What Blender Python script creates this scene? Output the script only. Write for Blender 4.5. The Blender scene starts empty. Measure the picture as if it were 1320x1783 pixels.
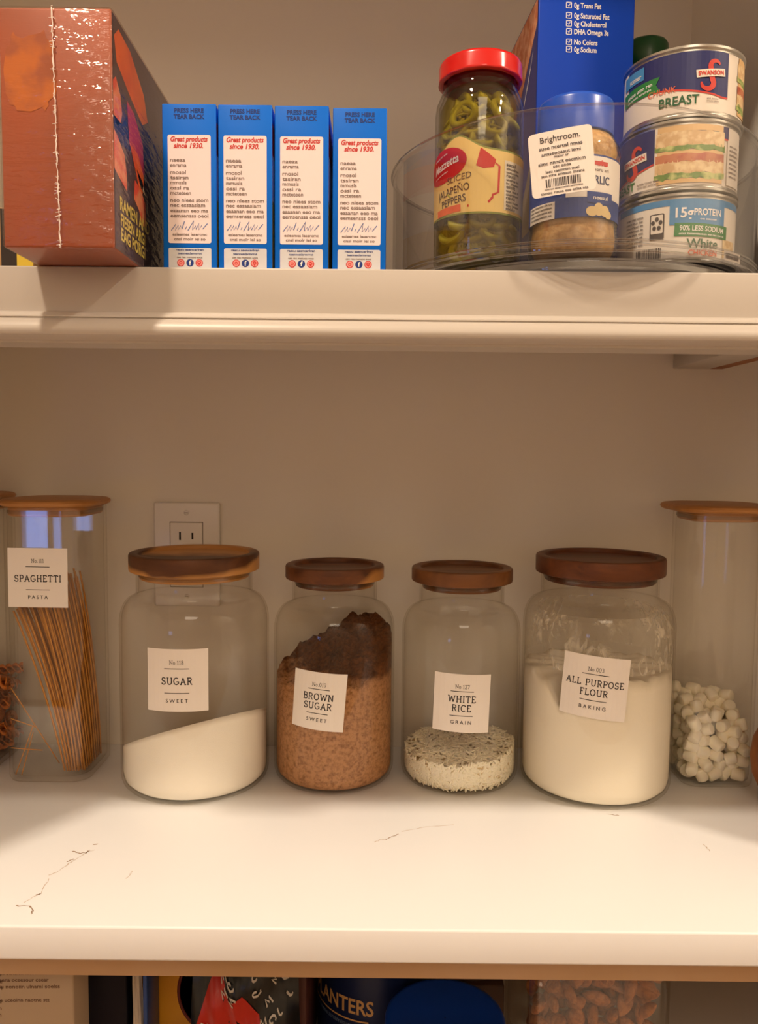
import bpy, bmesh, math, random
from mathutils import Vector, Matrix, noise
R_ = random.Random(7)
PI = math.pi
rad = math.radians
SC = bpy.context.scene
COL = SC.collection

# ------------------------------------------------------------------ camera, world, lights, exposure
CAM = Vector((0, 0, 1.232)); F = 1400.0; PITCH = rad(4.35); ROLL = rad(0.56)
_fw = Vector((0, math.cos(PITCH), -math.sin(PITCH)))
_u0 = Vector((0, math.sin(PITCH), math.cos(PITCH))); _r0 = Vector((1, 0, 0))
_r = _r0 * math.cos(ROLL) + _u0 * math.sin(ROLL)
_u = _u0 * math.cos(ROLL) - _r0 * math.sin(ROLL)
cam_d = bpy.data.cameras.new('camera'); cam = bpy.data.objects.new('camera', cam_d); COL.objects.link(cam)
M = Matrix.Identity(4)
for i in range(3):
    M[i][0] = _r[i]; M[i][1] = _u[i]; M[i][2] = -_fw[i]; M[i][3] = CAM[i]
cam.matrix_world = M
cam_d.sensor_fit = 'HORIZONTAL'; cam_d.sensor_width = 36.0; cam_d.lens = F / 1320.0 * 36.0
cam_d.clip_start = 0.02; cam_d.clip_end = 50
SC.camera = cam

def at(x, y, Y):
    """point of the place seen at photo pixel (x, y) on the vertical plane at depth Y"""
    d = _fw * F + _r * (x - 660) + _u * (891.5 - y)
    return CAM + d * (Y / d.y)

SC.view_settings.view_transform = 'Standard'
SC.view_settings.look = 'None'
SC.view_settings.gamma = 1.0
SC.view_settings.exposure = 0.29
SC.view_settings.use_curve_mapping = False
try:
    SC.cycles.transparent_max_bounces = 64
    SC.cycles.max_bounces = 14
    SC.cycles.diffuse_bounces = 7
    SC.cycles.glossy_bounces = 6
    SC.cycles.transmission_bounces = 12
    SC.cycles.caustics_reflective = False
    SC.cycles.sample_clamp_indirect = 6.0
    SC.cycles.use_denoising = True
except Exception:
    pass

W = bpy.data.worlds.new('evening_sky'); SC.world = W; W.use_nodes = True
bg = W.node_tree.nodes['Background']
bg.inputs['Color'].default_value = (0.25, 0.42, 1.0, 1); bg.inputs['Strength'].default_value = 6.0

LAMP_COLOR = (1.0, 0.815, 0.615)
ZCEIL = 2.75
LAMP_A = (-0.48, -0.165, ZCEIL - .025, 20.0)       # x, y, z, watts
LAMP_B = (1.45, -0.22, ZCEIL - .025, 25.0)
FILL_PANEL = (0.10, -1.75, ZCEIL - .03, 12.0, 0.9)     # x, y, z, watts, side: fill light added behind the viewer

# ------------------------------------------------------------------ helpers
def srgb(r, g=None, b=None):
    if isinstance(r, str):
        h = r.lstrip('#'); r, g, b = (int(h[i:i + 2], 16) for i in (0, 2, 4))
    f = lambda c: c / 12.92 if c <= 0.04045 else ((c + 0.055) / 1.055) ** 2.4
    return (f(r / 255), f(g / 255), f(b / 255), 1.0)

_mats = {}
def mat(name, col=(0.8, 0.8, 0.8, 1), rough=0.5, metal=0.0, spec=0.5, bump=None, vary=None, coat=0.0, sss=0.0, emit=None):
    """plain or gently varied procedural material; bump=(scale, strength, detail); vary=(scale, other colour, lo, hi)"""
    if name in _mats: return _mats[name]
    m = bpy.data.materials.new(name); m.use_nodes = True; nt = m.node_tree
    b = nt.nodes['Principled BSDF']
    if isinstance(col, str): col = srgb(col)
    b.inputs['Base Color'].default_value = col
    b.inputs['Roughness'].default_value = rough; b.inputs['Metallic'].default_value = metal
    b.inputs['Specular IOR Level'].default_value = spec
    b.inputs['Coat Weight'].default_value = coat
    if sss:
        b.inputs['Subsurface Weight'].default_value = sss
        b.inputs['Subsurface Radius'].default_value = (0.01, 0.006, 0.003)
    if emit:
        b.inputs['Emission Color'].default_value = emit[0]; b.inputs['Emission Strength'].default_value = emit[1]
    tc = nt.nodes.new('ShaderNodeTexCoord')
    if vary:
        n = nt.nodes.new('ShaderNodeTexNoise'); n.inputs['Scale'].default_value = vary[0]; n.inputs['Detail'].default_value = 4
        nt.links.new(tc.outputs['Object'], n.inputs['Vector'])
        r = nt.nodes.new('ShaderNodeValToRGB')
        r.color_ramp.elements[0].position = vary[2]; r.color_ramp.elements[1].position = vary[3]
        r.color_ramp.elements[0].color = col
        r.color_ramp.elements[1].color = srgb(vary[1]) if isinstance(vary[1], str) else vary[1]
        nt.links.new(n.outputs['Fac'], r.inputs['Fac']); nt.links.new(r.outputs['Color'], b.inputs['Base Color'])
    if bump:
        n = nt.nodes.new('ShaderNodeTexNoise'); n.inputs['Scale'].default_value = bump[0]; n.inputs['Detail'].default_value = bump[2] if len(bump) > 2 else 2
        nt.links.new(tc.outputs['Object'], n.inputs['Vector'])
        bp = nt.nodes.new('ShaderNodeBump'); bp.inputs['Strength'].default_value = bump[1]; bp.inputs['Distance'].default_value = 0.002
        nt.links.new(n.outputs['Fac'], bp.inputs['Height']); nt.links.new(bp.outputs['Normal'], b.inputs['Normal'])
    _mats[name] = m
    return m

def clear(name, tint=(0.97, 0.97, 0.95), edge=(0.72, 0.68, 0.62), refl=0.045, rough=0.02, bump=None, power=4.0, gmax=0.75):
    """thin clear wall: transparent with a grazing-angle tint, plus a mirror share that rises at grazing angles"""
    if name in _mats: return _mats[name]
    m = bpy.data.materials.new(name); m.use_nodes = True; nt = m.node_tree
    for n in list(nt.nodes): nt.nodes.remove(n)
    out = nt.nodes.new('ShaderNodeOutputMaterial'); mix = nt.nodes.new('ShaderNodeMixShader')
    tr = nt.nodes.new('ShaderNodeBsdfTransparent'); gl = nt.nodes.new('ShaderNodeBsdfGlossy')
    gl.inputs['Roughness'].default_value = rough
    lw = nt.nodes.new('ShaderNodeLayerWeight'); lw.inputs['Blend'].default_value = 0.5
    pw = nt.nodes.new('ShaderNodeMath'); pw.operation = 'POWER'; pw.inputs[1].default_value = power
    mr = nt.nodes.new('ShaderNodeMapRange'); mr.inputs['To Min'].default_value = refl; mr.inputs['To Max'].default_value = gmax
    cm = nt.nodes.new('ShaderNodeMix'); cm.data_type = 'RGBA'
    cm.inputs[6].default_value = (*tint, 1); cm.inputs[7].default_value = (*edge, 1)
    nt.links.new(lw.outputs['Facing'], pw.inputs[0]); nt.links.new(pw.outputs[0], mr.inputs['Value'])
    nt.links.new(pw.outputs[0], cm.inputs[0]); nt.links.new(cm.outputs[2], tr.inputs['Color'])
    nt.links.new(mr.outputs[0], mix.inputs[0]); nt.links.new(tr.outputs[0], mix.inputs[1]); nt.links.new(gl.outputs[0], mix.inputs[2])
    nt.links.new(mix.outputs[0], out.inputs['Surface'])
    if bump:
        tc = nt.nodes.new('ShaderNodeTexCoord'); mp = nt.nodes.new('ShaderNodeMapping'); mp.inputs['Scale'].default_value = bump[2]
        n = nt.nodes.new('ShaderNodeTexNoise'); n.inputs['Scale'].default_value = bump[0]; n.inputs['Detail'].default_value = 3
        bp = nt.nodes.new('ShaderNodeBump'); bp.inputs['Strength'].default_value = bump[1]; bp.inputs['Distance'].default_value = 0.003
        nt.links.new(tc.outputs['Object'], mp.inputs['Vector']); nt.links.new(mp.outputs[0], n.inputs['Vector'])
        nt.links.new(n.outputs['Fac'], bp.inputs['Height']); nt.links.new(bp.outputs['Normal'], gl.inputs['Normal'])
    _mats[name] = m
    return m

def wood(name, dark, light, scale=18.0, split=None, rough=0.45):
    """wood grain stretched along x; split=(axis position, width, colour) gives a band of pale sapwood"""
    if name in _mats: return _mats[name]
    m = bpy.data.materials.new(name); m.use_nodes = True; nt = m.node_tree; b = nt.nodes['Principled BSDF']
    b.inputs['Roughness'].default_value = rough
    b.inputs['Specular IOR Level'].default_value = 0.35
    tc = nt.nodes.new('ShaderNodeTexCoord'); mp = nt.nodes.new('ShaderNodeMapping')
    mp.inputs['Scale'].default_value = (0.35, 3.0, 3.0)
    n = nt.nodes.new('ShaderNodeTexNoise'); n.inputs['Scale'].default_value = scale; n.inputs['Detail'].default_value = 6; n.inputs['Distortion'].default_value = 1.2
    r = nt.nodes.new('ShaderNodeValToRGB'); e = r.color_ramp.elements
    e[0].position = 0.3; e[0].color = srgb(dark); e[1].position = 0.72; e[1].color = srgb(light)
    nt.links.new(tc.outputs['Object'], mp.inputs['Vector']); nt.links.new(mp.outputs[0], n.inputs['Vector']); nt.links.new(n.outputs['Fac'], r.inputs['Fac'])
    src = r.outputs['Color']
    if split:
        (kx, ky, kz, k0), colr = split
        dt = nt.nodes.new('ShaderNodeVectorMath'); dt.operation = 'DOT_PRODUCT'; dt.inputs[1].default_value = (kx, ky, kz)
        nt.links.new(tc.outputs['Object'], dt.inputs[0])
        ab = nt.nodes.new('ShaderNodeMath'); ab.operation = 'ADD'; ab.inputs[1].default_value = k0
        nt.links.new(dt.outputs['Value'], ab.inputs[0])
        n2 = nt.nodes.new('ShaderNodeTexNoise'); n2.inputs['Scale'].default_value = 25
        nt.links.new(tc.outputs['Object'], n2.inputs['Vector'])
        ma = nt.nodes.new('ShaderNodeMath'); ma.operation = 'MULTIPLY_ADD'; ma.inputs[1].default_value = 0.012
        nt.links.new(n2.outputs['Fac'], ma.inputs[0]); nt.links.new(ab.outputs[0], ma.inputs[2])
        mr = nt.nodes.new('ShaderNodeMapRange'); mr.inputs['From Min'].default_value = 0.0; mr.inputs['From Max'].default_value = 0.004
        nt.links.new(ma.outputs[0], mr.inputs['Value'])
        mx = nt.nodes.new('ShaderNodeMix'); mx.data_type = 'RGBA'
        nt.links.new(mr.outputs[0], mx.inputs[0]); nt.links.new(src, mx.inputs[6]); mx.inputs[7].default_value = srgb(colr)
        src = mx.outputs[2]
    nt.links.new(src, b.inputs['Base Color'])
    _mats[name] = m
    return m

def tag(o, label=None, cat=None, group=None, kind=None):
    if label: o['label'] = label
    if cat: o['category'] = cat
    if group: o['group'] = group
    if kind: o['kind'] = kind
    return o

def thing(name, loc, label, cat, group=None, rotz=0.0):
    o = bpy.data.objects.new(name, None); COL.objects.link(o); o.location = loc; o.rotation_euler = (0, 0, rotz)
    o.empty_display_size = 0.02
    return tag(o, label, cat, group)

# surface maps: (u right, v up, n outwards) -> local point
def on_front(x0, y0, z0): return lambda u, v, n: (x0 + u, y0 - n, z0 + v)
def on_right(x0, y0, z0): return lambda u, v, n: (x0 + n, y0 + u, z0 + v)
def on_left(x0, y0, z0): return lambda u, v, n: (x0 - n, y0 - u, z0 + v)
def on_cyl(R, deg, z0, cx=0, cy=0):
    a0 = rad(deg)
    return lambda u, v, n: (cx + (R + n) * math.sin(a0 + u / R), cy - (R + n) * math.cos(a0 + u / R), z0 + v)
def tilted(f, deg):
    c, s = math.cos(rad(deg)), math.sin(rad(deg))
    return lambda u, v, n: f(u * c - v * s, u * s + v * c, n)

def _text_curve():
    c = bpy.data.curves.new('lettering', 'FONT'); c.resolution_u = 3
    return c, bpy.data.objects.new('lettering', c)
_tc, _to = _text_curve()

class MB:
    """collects shapes and builds them as ONE mesh object"""
    def __init__(s): s.v = []; s.f = []; s.m = []; s.sm = []; s.mats = []
    def mi(s, m):
        if m not in s.mats: s.mats.append(m)
        return s.mats.index(m)
    def add(s, vs, fs, m, smooth=False):
        o = len(s.v); k = s.mi(m); s.v += [tuple(p) for p in vs]
        for f in fs: s.f.append([o + i for i in f]); s.m.append(k); s.sm.append(smooth)
        return s
    def frombm(s, bm, m, smooth=False, mp=None):
        bm.verts.index_update()
        vs = [mp(v.co) if mp else tuple(v.co) for v in bm.verts]
        s.add(vs, [[v.index for v in f.verts] for f in bm.faces], m, smooth); bm.free(); return s
    def box(s, x0, x1, y0, y1, z0, z1, m, bev=0.0, seg=2):
        bm = bmesh.new(); bmesh.ops.create_cube(bm, size=1.0)
        for v in bm.verts:
            v.co = Vector(((x0 + x1) / 2 + v.co.x * (x1 - x0), (y0 + y1) / 2 + v.co.y * (y1 - y0), (z0 + z1) / 2 + v.co.z * (z1 - z0)))
        if bev: bmesh.ops.bevel(bm, geom=list(bm.edges), offset=bev, segments=seg, affect='EDGES', profile=0.5)
        return s.frombm(bm, m, bool(bev))
    def lathe(s, prof, m, seg=72, cx=0, cy=0, smooth=True, capb=False, capt=False, wob=None):
        vs = []; fs = []
        for r, z in prof:
            for i in range(seg):
                a = 2 * PI * i / seg; rr = r + (wob(a, z) if wob else 0)
                vs.append((cx + rr * math.sin(a), cy - rr * math.cos(a), z))
        for j in range(len(prof) - 1):
            for i in range(seg):
                k = (i + 1) % seg
                fs.append((j * seg + i, j * seg + k, (j + 1) * seg + k, (j + 1) * seg + i))
        s.add(vs, fs, m, smooth)
        if capb: s.add(vs[:seg], [list(range(seg))[::-1]], m)
        if capt: s.add(vs[-seg:], [list(range(seg))], m)
        return s
    def rsq(s, prof, m, cr, seg=8, cx=0, cy=0, capb=False, capt=False, sx=1.0, sy=1.0, smooth=True):
        """rounded-square sections: prof = [(half side, z, corner radius or None)]"""
        n = 4 * (seg + 3); vs = []; fs = []
        for p in prof:
            h, z = p[0], p[1]; c = min(p[2] if len(p) > 2 else cr, h * 0.999)
            for q in range(4):
                sgx, sgy = ((1, -1), (1, 1), (-1, 1), (-1, -1))[q]; a0 = (-90, 0, 90, 180)[q]
                hd = min(.0012, (h - c) * .4)
                for i in range(-1, seg + 2):
                    a = rad(a0 + 90 * min(max(i, 0), seg) / seg)
                    ex, ey = c * math.cos(a), c * math.sin(a)
                    if i < 0: ex -= hd * math.cos(a + PI / 2); ey -= hd * math.sin(a + PI / 2)
                    if i > seg: ex += hd * math.cos(a + PI / 2); ey += hd * math.sin(a + PI / 2)
                    vs.append((cx + sx * (sgx * (h - c) + ex), cy + sy * (sgy * (h - c) + ey), z))
        for j in range(len(prof) - 1):
            for i in range(n):
                k = (i + 1) % n; fs.append((j * n + i, j * n + k, (j + 1) * n + k, (j + 1) * n + i))
        s.add(vs, fs, m, smooth)
        if capb: s.add(vs[:n], [list(range(n))[::-1]], m)
        if capt: s.add(vs[-n:], [list(range(n))], m)
        return s
    def tube(s, pts, r, m, seg=6, cap=True, taper=None):
        pts = [Vector(p) for p in pts]; vs = []; fs = []
        for i, p in enumerate(pts):
            d = (pts[min(i + 1, len(pts) - 1)] - pts[max(i - 1, 0)]).normalized()
            a = d.orthogonal().normalized() if i == 0 else (a - d * a.dot(d)).normalized()
            b = d.cross(a); rr = r * (taper(i / (len(pts) - 1)) if taper else 1)
            for k in range(seg):
                t = 2 * PI * k / seg; vs.append(p + a * rr * math.cos(t) + b * rr * math.sin(t))
        for i in range(len(pts) - 1):
            for k in range(seg):
                l = (k + 1) % seg; fs.append((i * seg + k, i * seg + l, (i + 1) * seg + l, (i + 1) * seg + k))
        if cap: fs += [list(range(seg))[::-1], list(range((len(pts) - 1) * seg, len(pts) * seg))]
        return s.add(vs, fs, m, True)
    def shape(s, poly, mp, n, m, du=None):
        """flat outline poly[(u, v)] laid on a surface map at height n; cut every du so that it follows a curve"""
        bm = bmesh.new(); vs = [bm.verts.new((u, v, 0)) for u, v in poly]
        try: f = bm.faces.new(vs)
        except ValueError: bm.free(); return s
        bm.normal_update()
        if f.normal.z < 0: f.normal_flip()
        bmesh.ops.triangulate(bm, faces=list(bm.faces))
        if du: s._cut(bm, du)
        return s.frombm(bm, m, False, lambda c: mp(c.x, c.y, n))
    def _cut(s, bm, du):
        xs = [v.co.x for v in bm.verts]; k = math.floor(min(xs) / du) + 1
        while k * du < max(xs) - 1e-7:
            bmesh.ops.bisect_plane(bm, geom=list(bm.verts) + list(bm.edges) + list(bm.faces), plane_co=(k * du, 0, 0), plane_no=(1, 0, 0), dist=1e-7); k += 1
    def rect(s, u0, v0, u1, v1, mp, n, m, du=None, r=0.0):
        if r:
            pts = []
            for cx, cy, a in ((u1 - r, v0 + r, -90), (u1 - r, v1 - r, 0), (u0 + r, v1 - r, 90), (u0 + r, v0 + r, 180)):
                pts += [(cx + r * math.cos(rad(a + t)), cy + r * math.sin(rad(a + t))) for t in (0, 30, 60, 90)]
            return s.shape(pts, mp, n, m, du)
        return s.shape([(u0, v0), (u1, v0), (u1, v1), (u0, v1)], mp, n, m, du)
    def disc(s, u, v, ru, rv, mp, n, m, seg=24, du=None):
        return s.shape([(u + ru * math.cos(2 * PI * i / seg), v + rv * math.sin(2 * PI * i / seg)) for i in range(seg)], mp, n, m, du)
    def stroke(s, pts, w, mp, n, m, wf=None):
        """ribbon along pts with round joints, on a surface map"""
        k = len(pts)
        L = []; Rr = []
        for i, p in enumerate(pts):
            a = pts[max(i - 1, 0)]; b = pts[min(i + 1, k - 1)]
            dx, dy = b[0] - a[0], b[1] - a[1]; l = math.hypot(dx, dy) or 1
            hw = w / 2 * (wf(i / (k - 1)) if wf else 1)
            L.append((p[0] - dy / l * hw, p[1] + dx / l * hw)); Rr.append((p[0] + dy / l * hw, p[1] - dx / l * hw))
        return s.add([mp(u, v, n) for u, v in L + Rr], [(k + i, k + i + 1, i + 1, i) for i in range(k - 1)], m)
    def text(s, body, h, mp, u, v, n, m, align='C', shear=0.0, bold=0.0, sp=1.0, sx=1.0):
        """h = cap height; (u, v) = baseline anchor"""
        _tc.body = body; _tc.size = 1.0; _tc.shear = shear; _tc.offset = bold; _tc.space_character = sp
        me = _to.to_mesh(); k = h / 0.682
        xs = [p.co.x for p in me.vertices]
        if not xs: return s
        x0, x1 = min(xs), max(xs); off = {'C': -(x0 + x1) / 2, 'L': -x0, 'R': -x1}[align]
        s.add([mp(u + (p.co.x + off) * k * sx, v + p.co.y * k, n) for p in me.vertices], [list(p.vertices) for p in me.polygons], m)
        _to.to_mesh_clear(); return s
    def bars(s, u0, u1, v, h, mp, n, m, rng, gap=0.35, dens=0.8):
        """a line of print too small to read, filling u0..u1"""
        n_ch = max(2, int((u1 - u0) / (h * .78))); line = ''; k = 0
        for q in range(n_ch):
            if k > 2 and rng.random() < .22 and q < n_ch - 2: line += ' '; k = 0
            else: line += rng.choice('nmoeausrcetiluoasne'); k += 1
        _tc.body = line; _tc.size = 1.0; _tc.shear = 0; _tc.offset = .018; _tc.space_character = 1.0
        me = _to.to_mesh(); xs = [p.co.x for p in me.vertices]; x0, x1 = min(xs), max(xs); kx = (u1 - u0) / (x1 - x0); ky = h / .62
        s.add([mp(u0 + (p.co.x - x0) * kx, v + p.co.y * ky, n) for p in me.vertices], [list(p.vertices) for p in me.polygons], m)
        _to.to_mesh_clear(); return s
    def build(s, name, parent=None, loc=None, auto=None):
        me = bpy.data.meshes.new(name); me.from_pydata(s.v, [], s.f)
        for m in s.mats: me.materials.append(m)
        me.polygons.foreach_set('material_index', s.m); me.polygons.foreach_set('use_smooth', s.sm); me.update()
        if auto: me.set_sharp_from_angle(angle=rad(auto))
        o = bpy.data.objects.new(name, me); COL.objects.link(o)
        if parent: o.parent = parent
        if loc: o.location = loc
        return o

def copy_tree(o, parent=None):
    c = o.copy(); COL.objects.link(c)
    if parent: c.parent = parent
    for ch in list(o.children): copy_tree(ch, c)
    return c

# slab-serif capitals drawn as strokes: glyph = (width, [polylines], [serif centres])
def arc(cx, cy, rx, ry, a0, a1, k=10):
    return [(cx + rx * math.cos(rad(a0 + (a1 - a0) * i / k)), cy + ry * math.sin(rad(a0 + (a1 - a0) * i / k))) for i in range(k + 1)]
SLAB = {
    'A': (.86, [[(.1, 0), (.43, 1), (.76, 0)], [(.22, .34), (.64, .34)]], [(.1, 0), (.76, 0)]),
    'B': (.74, [[(.16, 0), (.16, 1)], [(.03, 1), (.40, 1)] + arc(.40, .76, .22, .24, 90, -90) + [(.16, .52)], [(.4, .52)] + arc(.42, .26, .25, .26, 90, -90) + [(.03, 0)]], []),
    'E': (.70, [[(.16, 0), (.16, 1)], [(.03, 1), (.62, 1), (.62, .82)], [(.16, .52), (.48, .52)], [(.03, 0), (.65, 0), (.65, .2)]], []),
    'F': (.66, [[(.16, 0), (.16, 1)], [(.03, 1), (.60, 1), (.60, .82)], [(.16, .52), (.46, .52)]], [(.16, 0)]),
    'G': (.86, [arc(.44, .5, .37, .5, 50, 330, 16), [(.46, .42), (.84, .42)], [(.76, .42), (.76, .12)]], []),
    'H': (.88, [[(.16, 0), (.16, 1)], [(.72, 0), (.72, 1)], [(.16, .5), (.72, .5)]], [(.16, 0), (.16, 1), (.72, 0), (.72, 1)]),
    'I': (.36, [[(.18, 0), (.18, 1)]], [(.18, 0), (.18, 1)]),
    'L': (.68, [[(.16, 0), (.16, 1)], [(.03, 0), (.62, 0), (.62, .22)]], [(.16, 1)]),
    'N': (.90, [[(.16, 0), (.16, 1), (.74, 0), (.74, 1)]], [(.16, 0), (.12, 1), (.74, 1)]),
    'O': (.88, [arc(.44, .5, .37, .5, 0, 360, 20)], []),
    'C': (.82, [arc(.44, .5, .37, .5, 45, 315, 16), [(.72, .98), (.72, .76)]], []),
    'P': (.70, [[(.16, 0), (.16, 1)], [(.03, 1), (.40, 1)] + arc(.40, .74, .24, .26, 90, -90) + [(.16, .48)]], [(.16, 0)]),
    'R': (.78, [[(.16, 0), (.16, 1)], [(.03, 1), (.40, 1)] + arc(.40, .75, .23, .25, 90, -90) + [(.16, .5)], [(.4, .5), (.66, 0), (.76, 0)]], [(.16, 0)]),
    'S': (.68, [arc(.34, .74, .24, .26, 35, 270, 10) + arc(.34, .25, .26, .25, 90, -150, 10), [(.56, .98), (.56, .78)], [(.09, .02), (.09, .24)]], []),
    'T': (.78, [[(.39, 0), (.39, 1)], [(.06, .8), (.06, 1), (.72, 1), (.72, .8)]], [(.39, 0)]),
    'U': (.88, [[(.16, 1), (.16, .35)] + arc(.44, .33, .28, .33, 180, 360, 10) + [(.72, 1)]], [(.16, 1), (.72, 1)]),
    'W': (1.16, [[(.1, 1), (.33, 0), (.58, .9), (.83, 0), (1.06, 1)]], [(.1, 1), (1.06, 1)]),
    'o': (.6, [arc(.28, .30, .22, .30, 0, 360, 14)], []),
    '.': (.28, [[(.11, 0), (.11, .1)]], []),
    '0': (.64, [arc(.3, .5, .24, .5, 0, 360, 18)], []),
    '1': (.46, [[(.08, .84), (.24, 1), (.24, 0)]], [(.24, 0)]),
    '2': (.62, [arc(.29, .74, .22, .26, 160, -30, 10) + [(.06, 0), (.56, 0), (.56, .16)]], []),
    '3': (.6, [arc(.27, .75, .2, .25, 150, -90, 10), arc(.27, .25, .23, .25, 90, -150, 10)], []),
    '7': (.6, [[(.06, .8), (.06, 1), (.54, 1), (.22, 0)]], []),
    '8': (.62, [arc(.3, .75, .2, .25, 0, 360, 14), arc(.3, .25, .24, .25, 0, 360, 14)], []),
    '9': (.62, [arc(.3, .7, .23, .3, 0, 360, 14), [(.53, .7), (.50, .3), (.25, 0)]], []),
    ' ': (.42, [], []),
}
def slab_text(mb, body, h, mp, u, v, n, m, w=0.155, sp=0.13):
    tot = sum(SLAB[c][0] + sp for c in body) - sp
    x = u - tot * h / 2
    for c in body:
        gw, lines, ser = SLAB[c]
        for ln in lines:
            run = [ln[0]]
            for k in range(1, len(ln)):                # break the pen stroke at sharp corners
                run.append(ln[k])
                if k + 1 < len(ln):
                    t0 = math.atan2(ln[k][1] - ln[k - 1][1], ln[k][0] - ln[k - 1][0]); t1 = math.atan2(ln[k + 1][1] - ln[k][1], ln[k + 1][0] - ln[k][0])
                    if abs((t1 - t0 + PI) % (2 * PI) - PI) < .7: continue
                mb.stroke([(x + p[0] * h, v + p[1] * h) for p in run], w * h, mp, n, m); run = [ln[k]]
        for p in ser: mb.stroke([(x + (p[0] - .14) * h, v + p[1] * h), (x + (p[0] + .14) * h, v + p[1] * h)], w * h * .8, mp, n + 0.00001, m)
        x += (gw + sp) * h

# ------------------------------------------------------------------ shared materials
M_WALL = mat('greige_wall_paint', srgb(224, 217, 206), 0.75, spec=0.3, bump=(220, 0.05, 3))
M_ROOM = mat('pale_room_paint', srgb(226, 220, 210), 0.8, spec=0.2)
M_CEIL = mat('ceiling_paint', srgb(228, 222, 212), 0.9, spec=0.2)
M_FLOOR = wood('floor_oak', '#7a5a3c', '#a98660', 6)
M_TRIM = mat('white_shelf_paint', srgb(194, 186, 177), 0.38, spec=0.5, bump=(90, 0.03, 2))
M_INK = mat('black_ink', srgb(52, 46, 44), 0.6)
M_LABEL = mat('matte_label_paper', srgb(240, 232, 224), 0.6)
M_GLASS = clear('jar_glass', (0.99, 0.988, 0.978), (0.90, 0.87, 0.82), 0.022, power=5.0, gmax=.38)
M_STEEL = mat('can_steel', srgb(200, 198, 192), 0.28, metal=1.0)

def quartz():
    m = bpy.data.materials.new('white_quartz'); m.use_nodes = True; nt = m.node_tree; b = nt.nodes['Principled BSDF']
    b.inputs['Roughness'].default_value = 0.32; b.inputs['Specular IOR Level'].default_value = 0.4
    tc = nt.nodes.new('ShaderNodeTexCoord')
    n = nt.nodes.new('ShaderNodeTexNoise'); n.inputs['Scale'].default_value = 5.5; n.inputs['Detail'].default_value = 7; n.inputs['Roughness'].default_value = 0.62; n.inputs['Distortion'].default_value = 0.8
    nt.links.new(tc.outputs['Object'], n.inputs['Vector'])
    sb = nt.nodes.new('ShaderNodeMath'); sb.operation = 'SUBTRACT'; sb.inputs[1].default_value = 0.5
    ab = nt.nodes.new('ShaderNodeMath'); ab.operation = 'ABSOLUTE'
    nt.links.new(n.outputs['Fac'], sb.inputs[0]); nt.links.new(sb.outputs[0], ab.inputs[0])
    r = nt.nodes.new('ShaderNodeValToRGB'); e = r.color_ramp.elements
    e[0].position = 0.0; e[0].color = (1, 1, 1, 1); e[1].position = 0.006; e[1].color = (0, 0, 0, 1)
    nt.links.new(ab.outputs[0], r.inputs['Fac'])
    n2 = nt.nodes.new('ShaderNodeTexNoise'); n2.inputs['Scale'].default_value = 4.0; n2.inputs['Detail'].default_value = 3
    nt.links.new(tc.outputs['Object'], n2.inputs['Vector'])
    r2 = nt.nodes.new('ShaderNodeValToRGB'); r2.color_ramp.elements[0].position = 0.60; r2.color_ramp.elements[1].position = 0.72
    nt.links.new(n2.outputs['Fac'], r2.inputs['Fac'])
    mu = nt.nodes.new('ShaderNodeMath'); mu.operation = 'MULTIPLY'; nt.links.new(r.outputs['Color'], mu.inputs[0]); nt.links.new(r2.outputs['Color'], mu.inputs[1])
    mx = nt.nodes.new('ShaderNodeMix'); mx.data_type = 'RGBA'; mx.inputs[6].default_value = srgb(238, 240, 244); mx.inputs[7].default_value = srgb(168, 146, 122)
    nt.links.new(mu.outputs[0], mx.inputs[0]); nt.links.new(mx.outputs[2], b.inputs['Base Color'])
    return m
M_QUARTZ = quartz()

# ------------------------------------------------------------------ the setting
YB = 0.83                     # back wall
ZC = 0.92                     # countertop
ZS = 1.347                    # upper shelf
ZL = 0.70                     # shelf under the counter
AW = 0.455                    # half width of the alcove

def struct(mb, name):
    o = mb.build(name); o['kind'] = 'structure'; return o
b = MB(); b.box(-2.0, 2.0, YB, YB + 0.1, 0, ZCEIL, M_WALL); struct(b, 'wall_back')
b = MB(); b.box(-2.0, -AW, 0.515, YB, 0, ZCEIL, M_WALL); struct(b, 'wall_left')
b = MB(); b.box(AW, 2.0, 0.515, YB, 0, ZCEIL, M_WALL); struct(b, 'wall_right')
b = MB(); b.box(at(1204, 60, YB).x, 2.0, 0.530, YB, ZS, ZCEIL, M_WALL); struct(b, 'wall_right_upper')
b = MB(); b.box(-2.1, -2.0, -2.4, YB, 0, ZCEIL, M_ROOM); struct(b, 'wall_far_left')
b = MB(); b.box(2.0, 2.1, -2.4, YB, 0, ZCEIL, M_ROOM); struct(b, 'wall_far_right')
b = MB()
WX0, WX1, WZ0, WZ1 = -1.76, -1.39, 0.52, 0.96
b.box(-2.1, WX0, -2.5, -2.4, 0, ZCEIL, M_ROOM); b.box(WX1, 2.1, -2.5, -2.4, 0, ZCEIL, M_ROOM)
b.box(WX0, WX1, -2.5, -2.4, 0, WZ0, M_ROOM); b.box(WX0, WX1, -2.5, -2.4, WZ1, ZCEIL, M_ROOM); struct(b, 'wall_front')
b = MB(); b.box(-2.1, 2.1, -2.5, YB + 0.1, -0.05, 0, M_FLOOR); struct(b, 'floor')
b = MB(); b.box(-2.1, 2.1, -2.5, YB + 0.1, ZCEIL, ZCEIL + .05, M_CEIL); struct(b, 'ceiling')
b = MB()
for x0, x1 in ((WX0, WX0 + .03), (WX1 - .03, WX1), ((WX0 + WX1) / 2 - .03, (WX0 + WX1) / 2 + .035)): b.box(x0, x1, -2.47, -2.42, WZ0, WZ1, M_TRIM)
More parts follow.
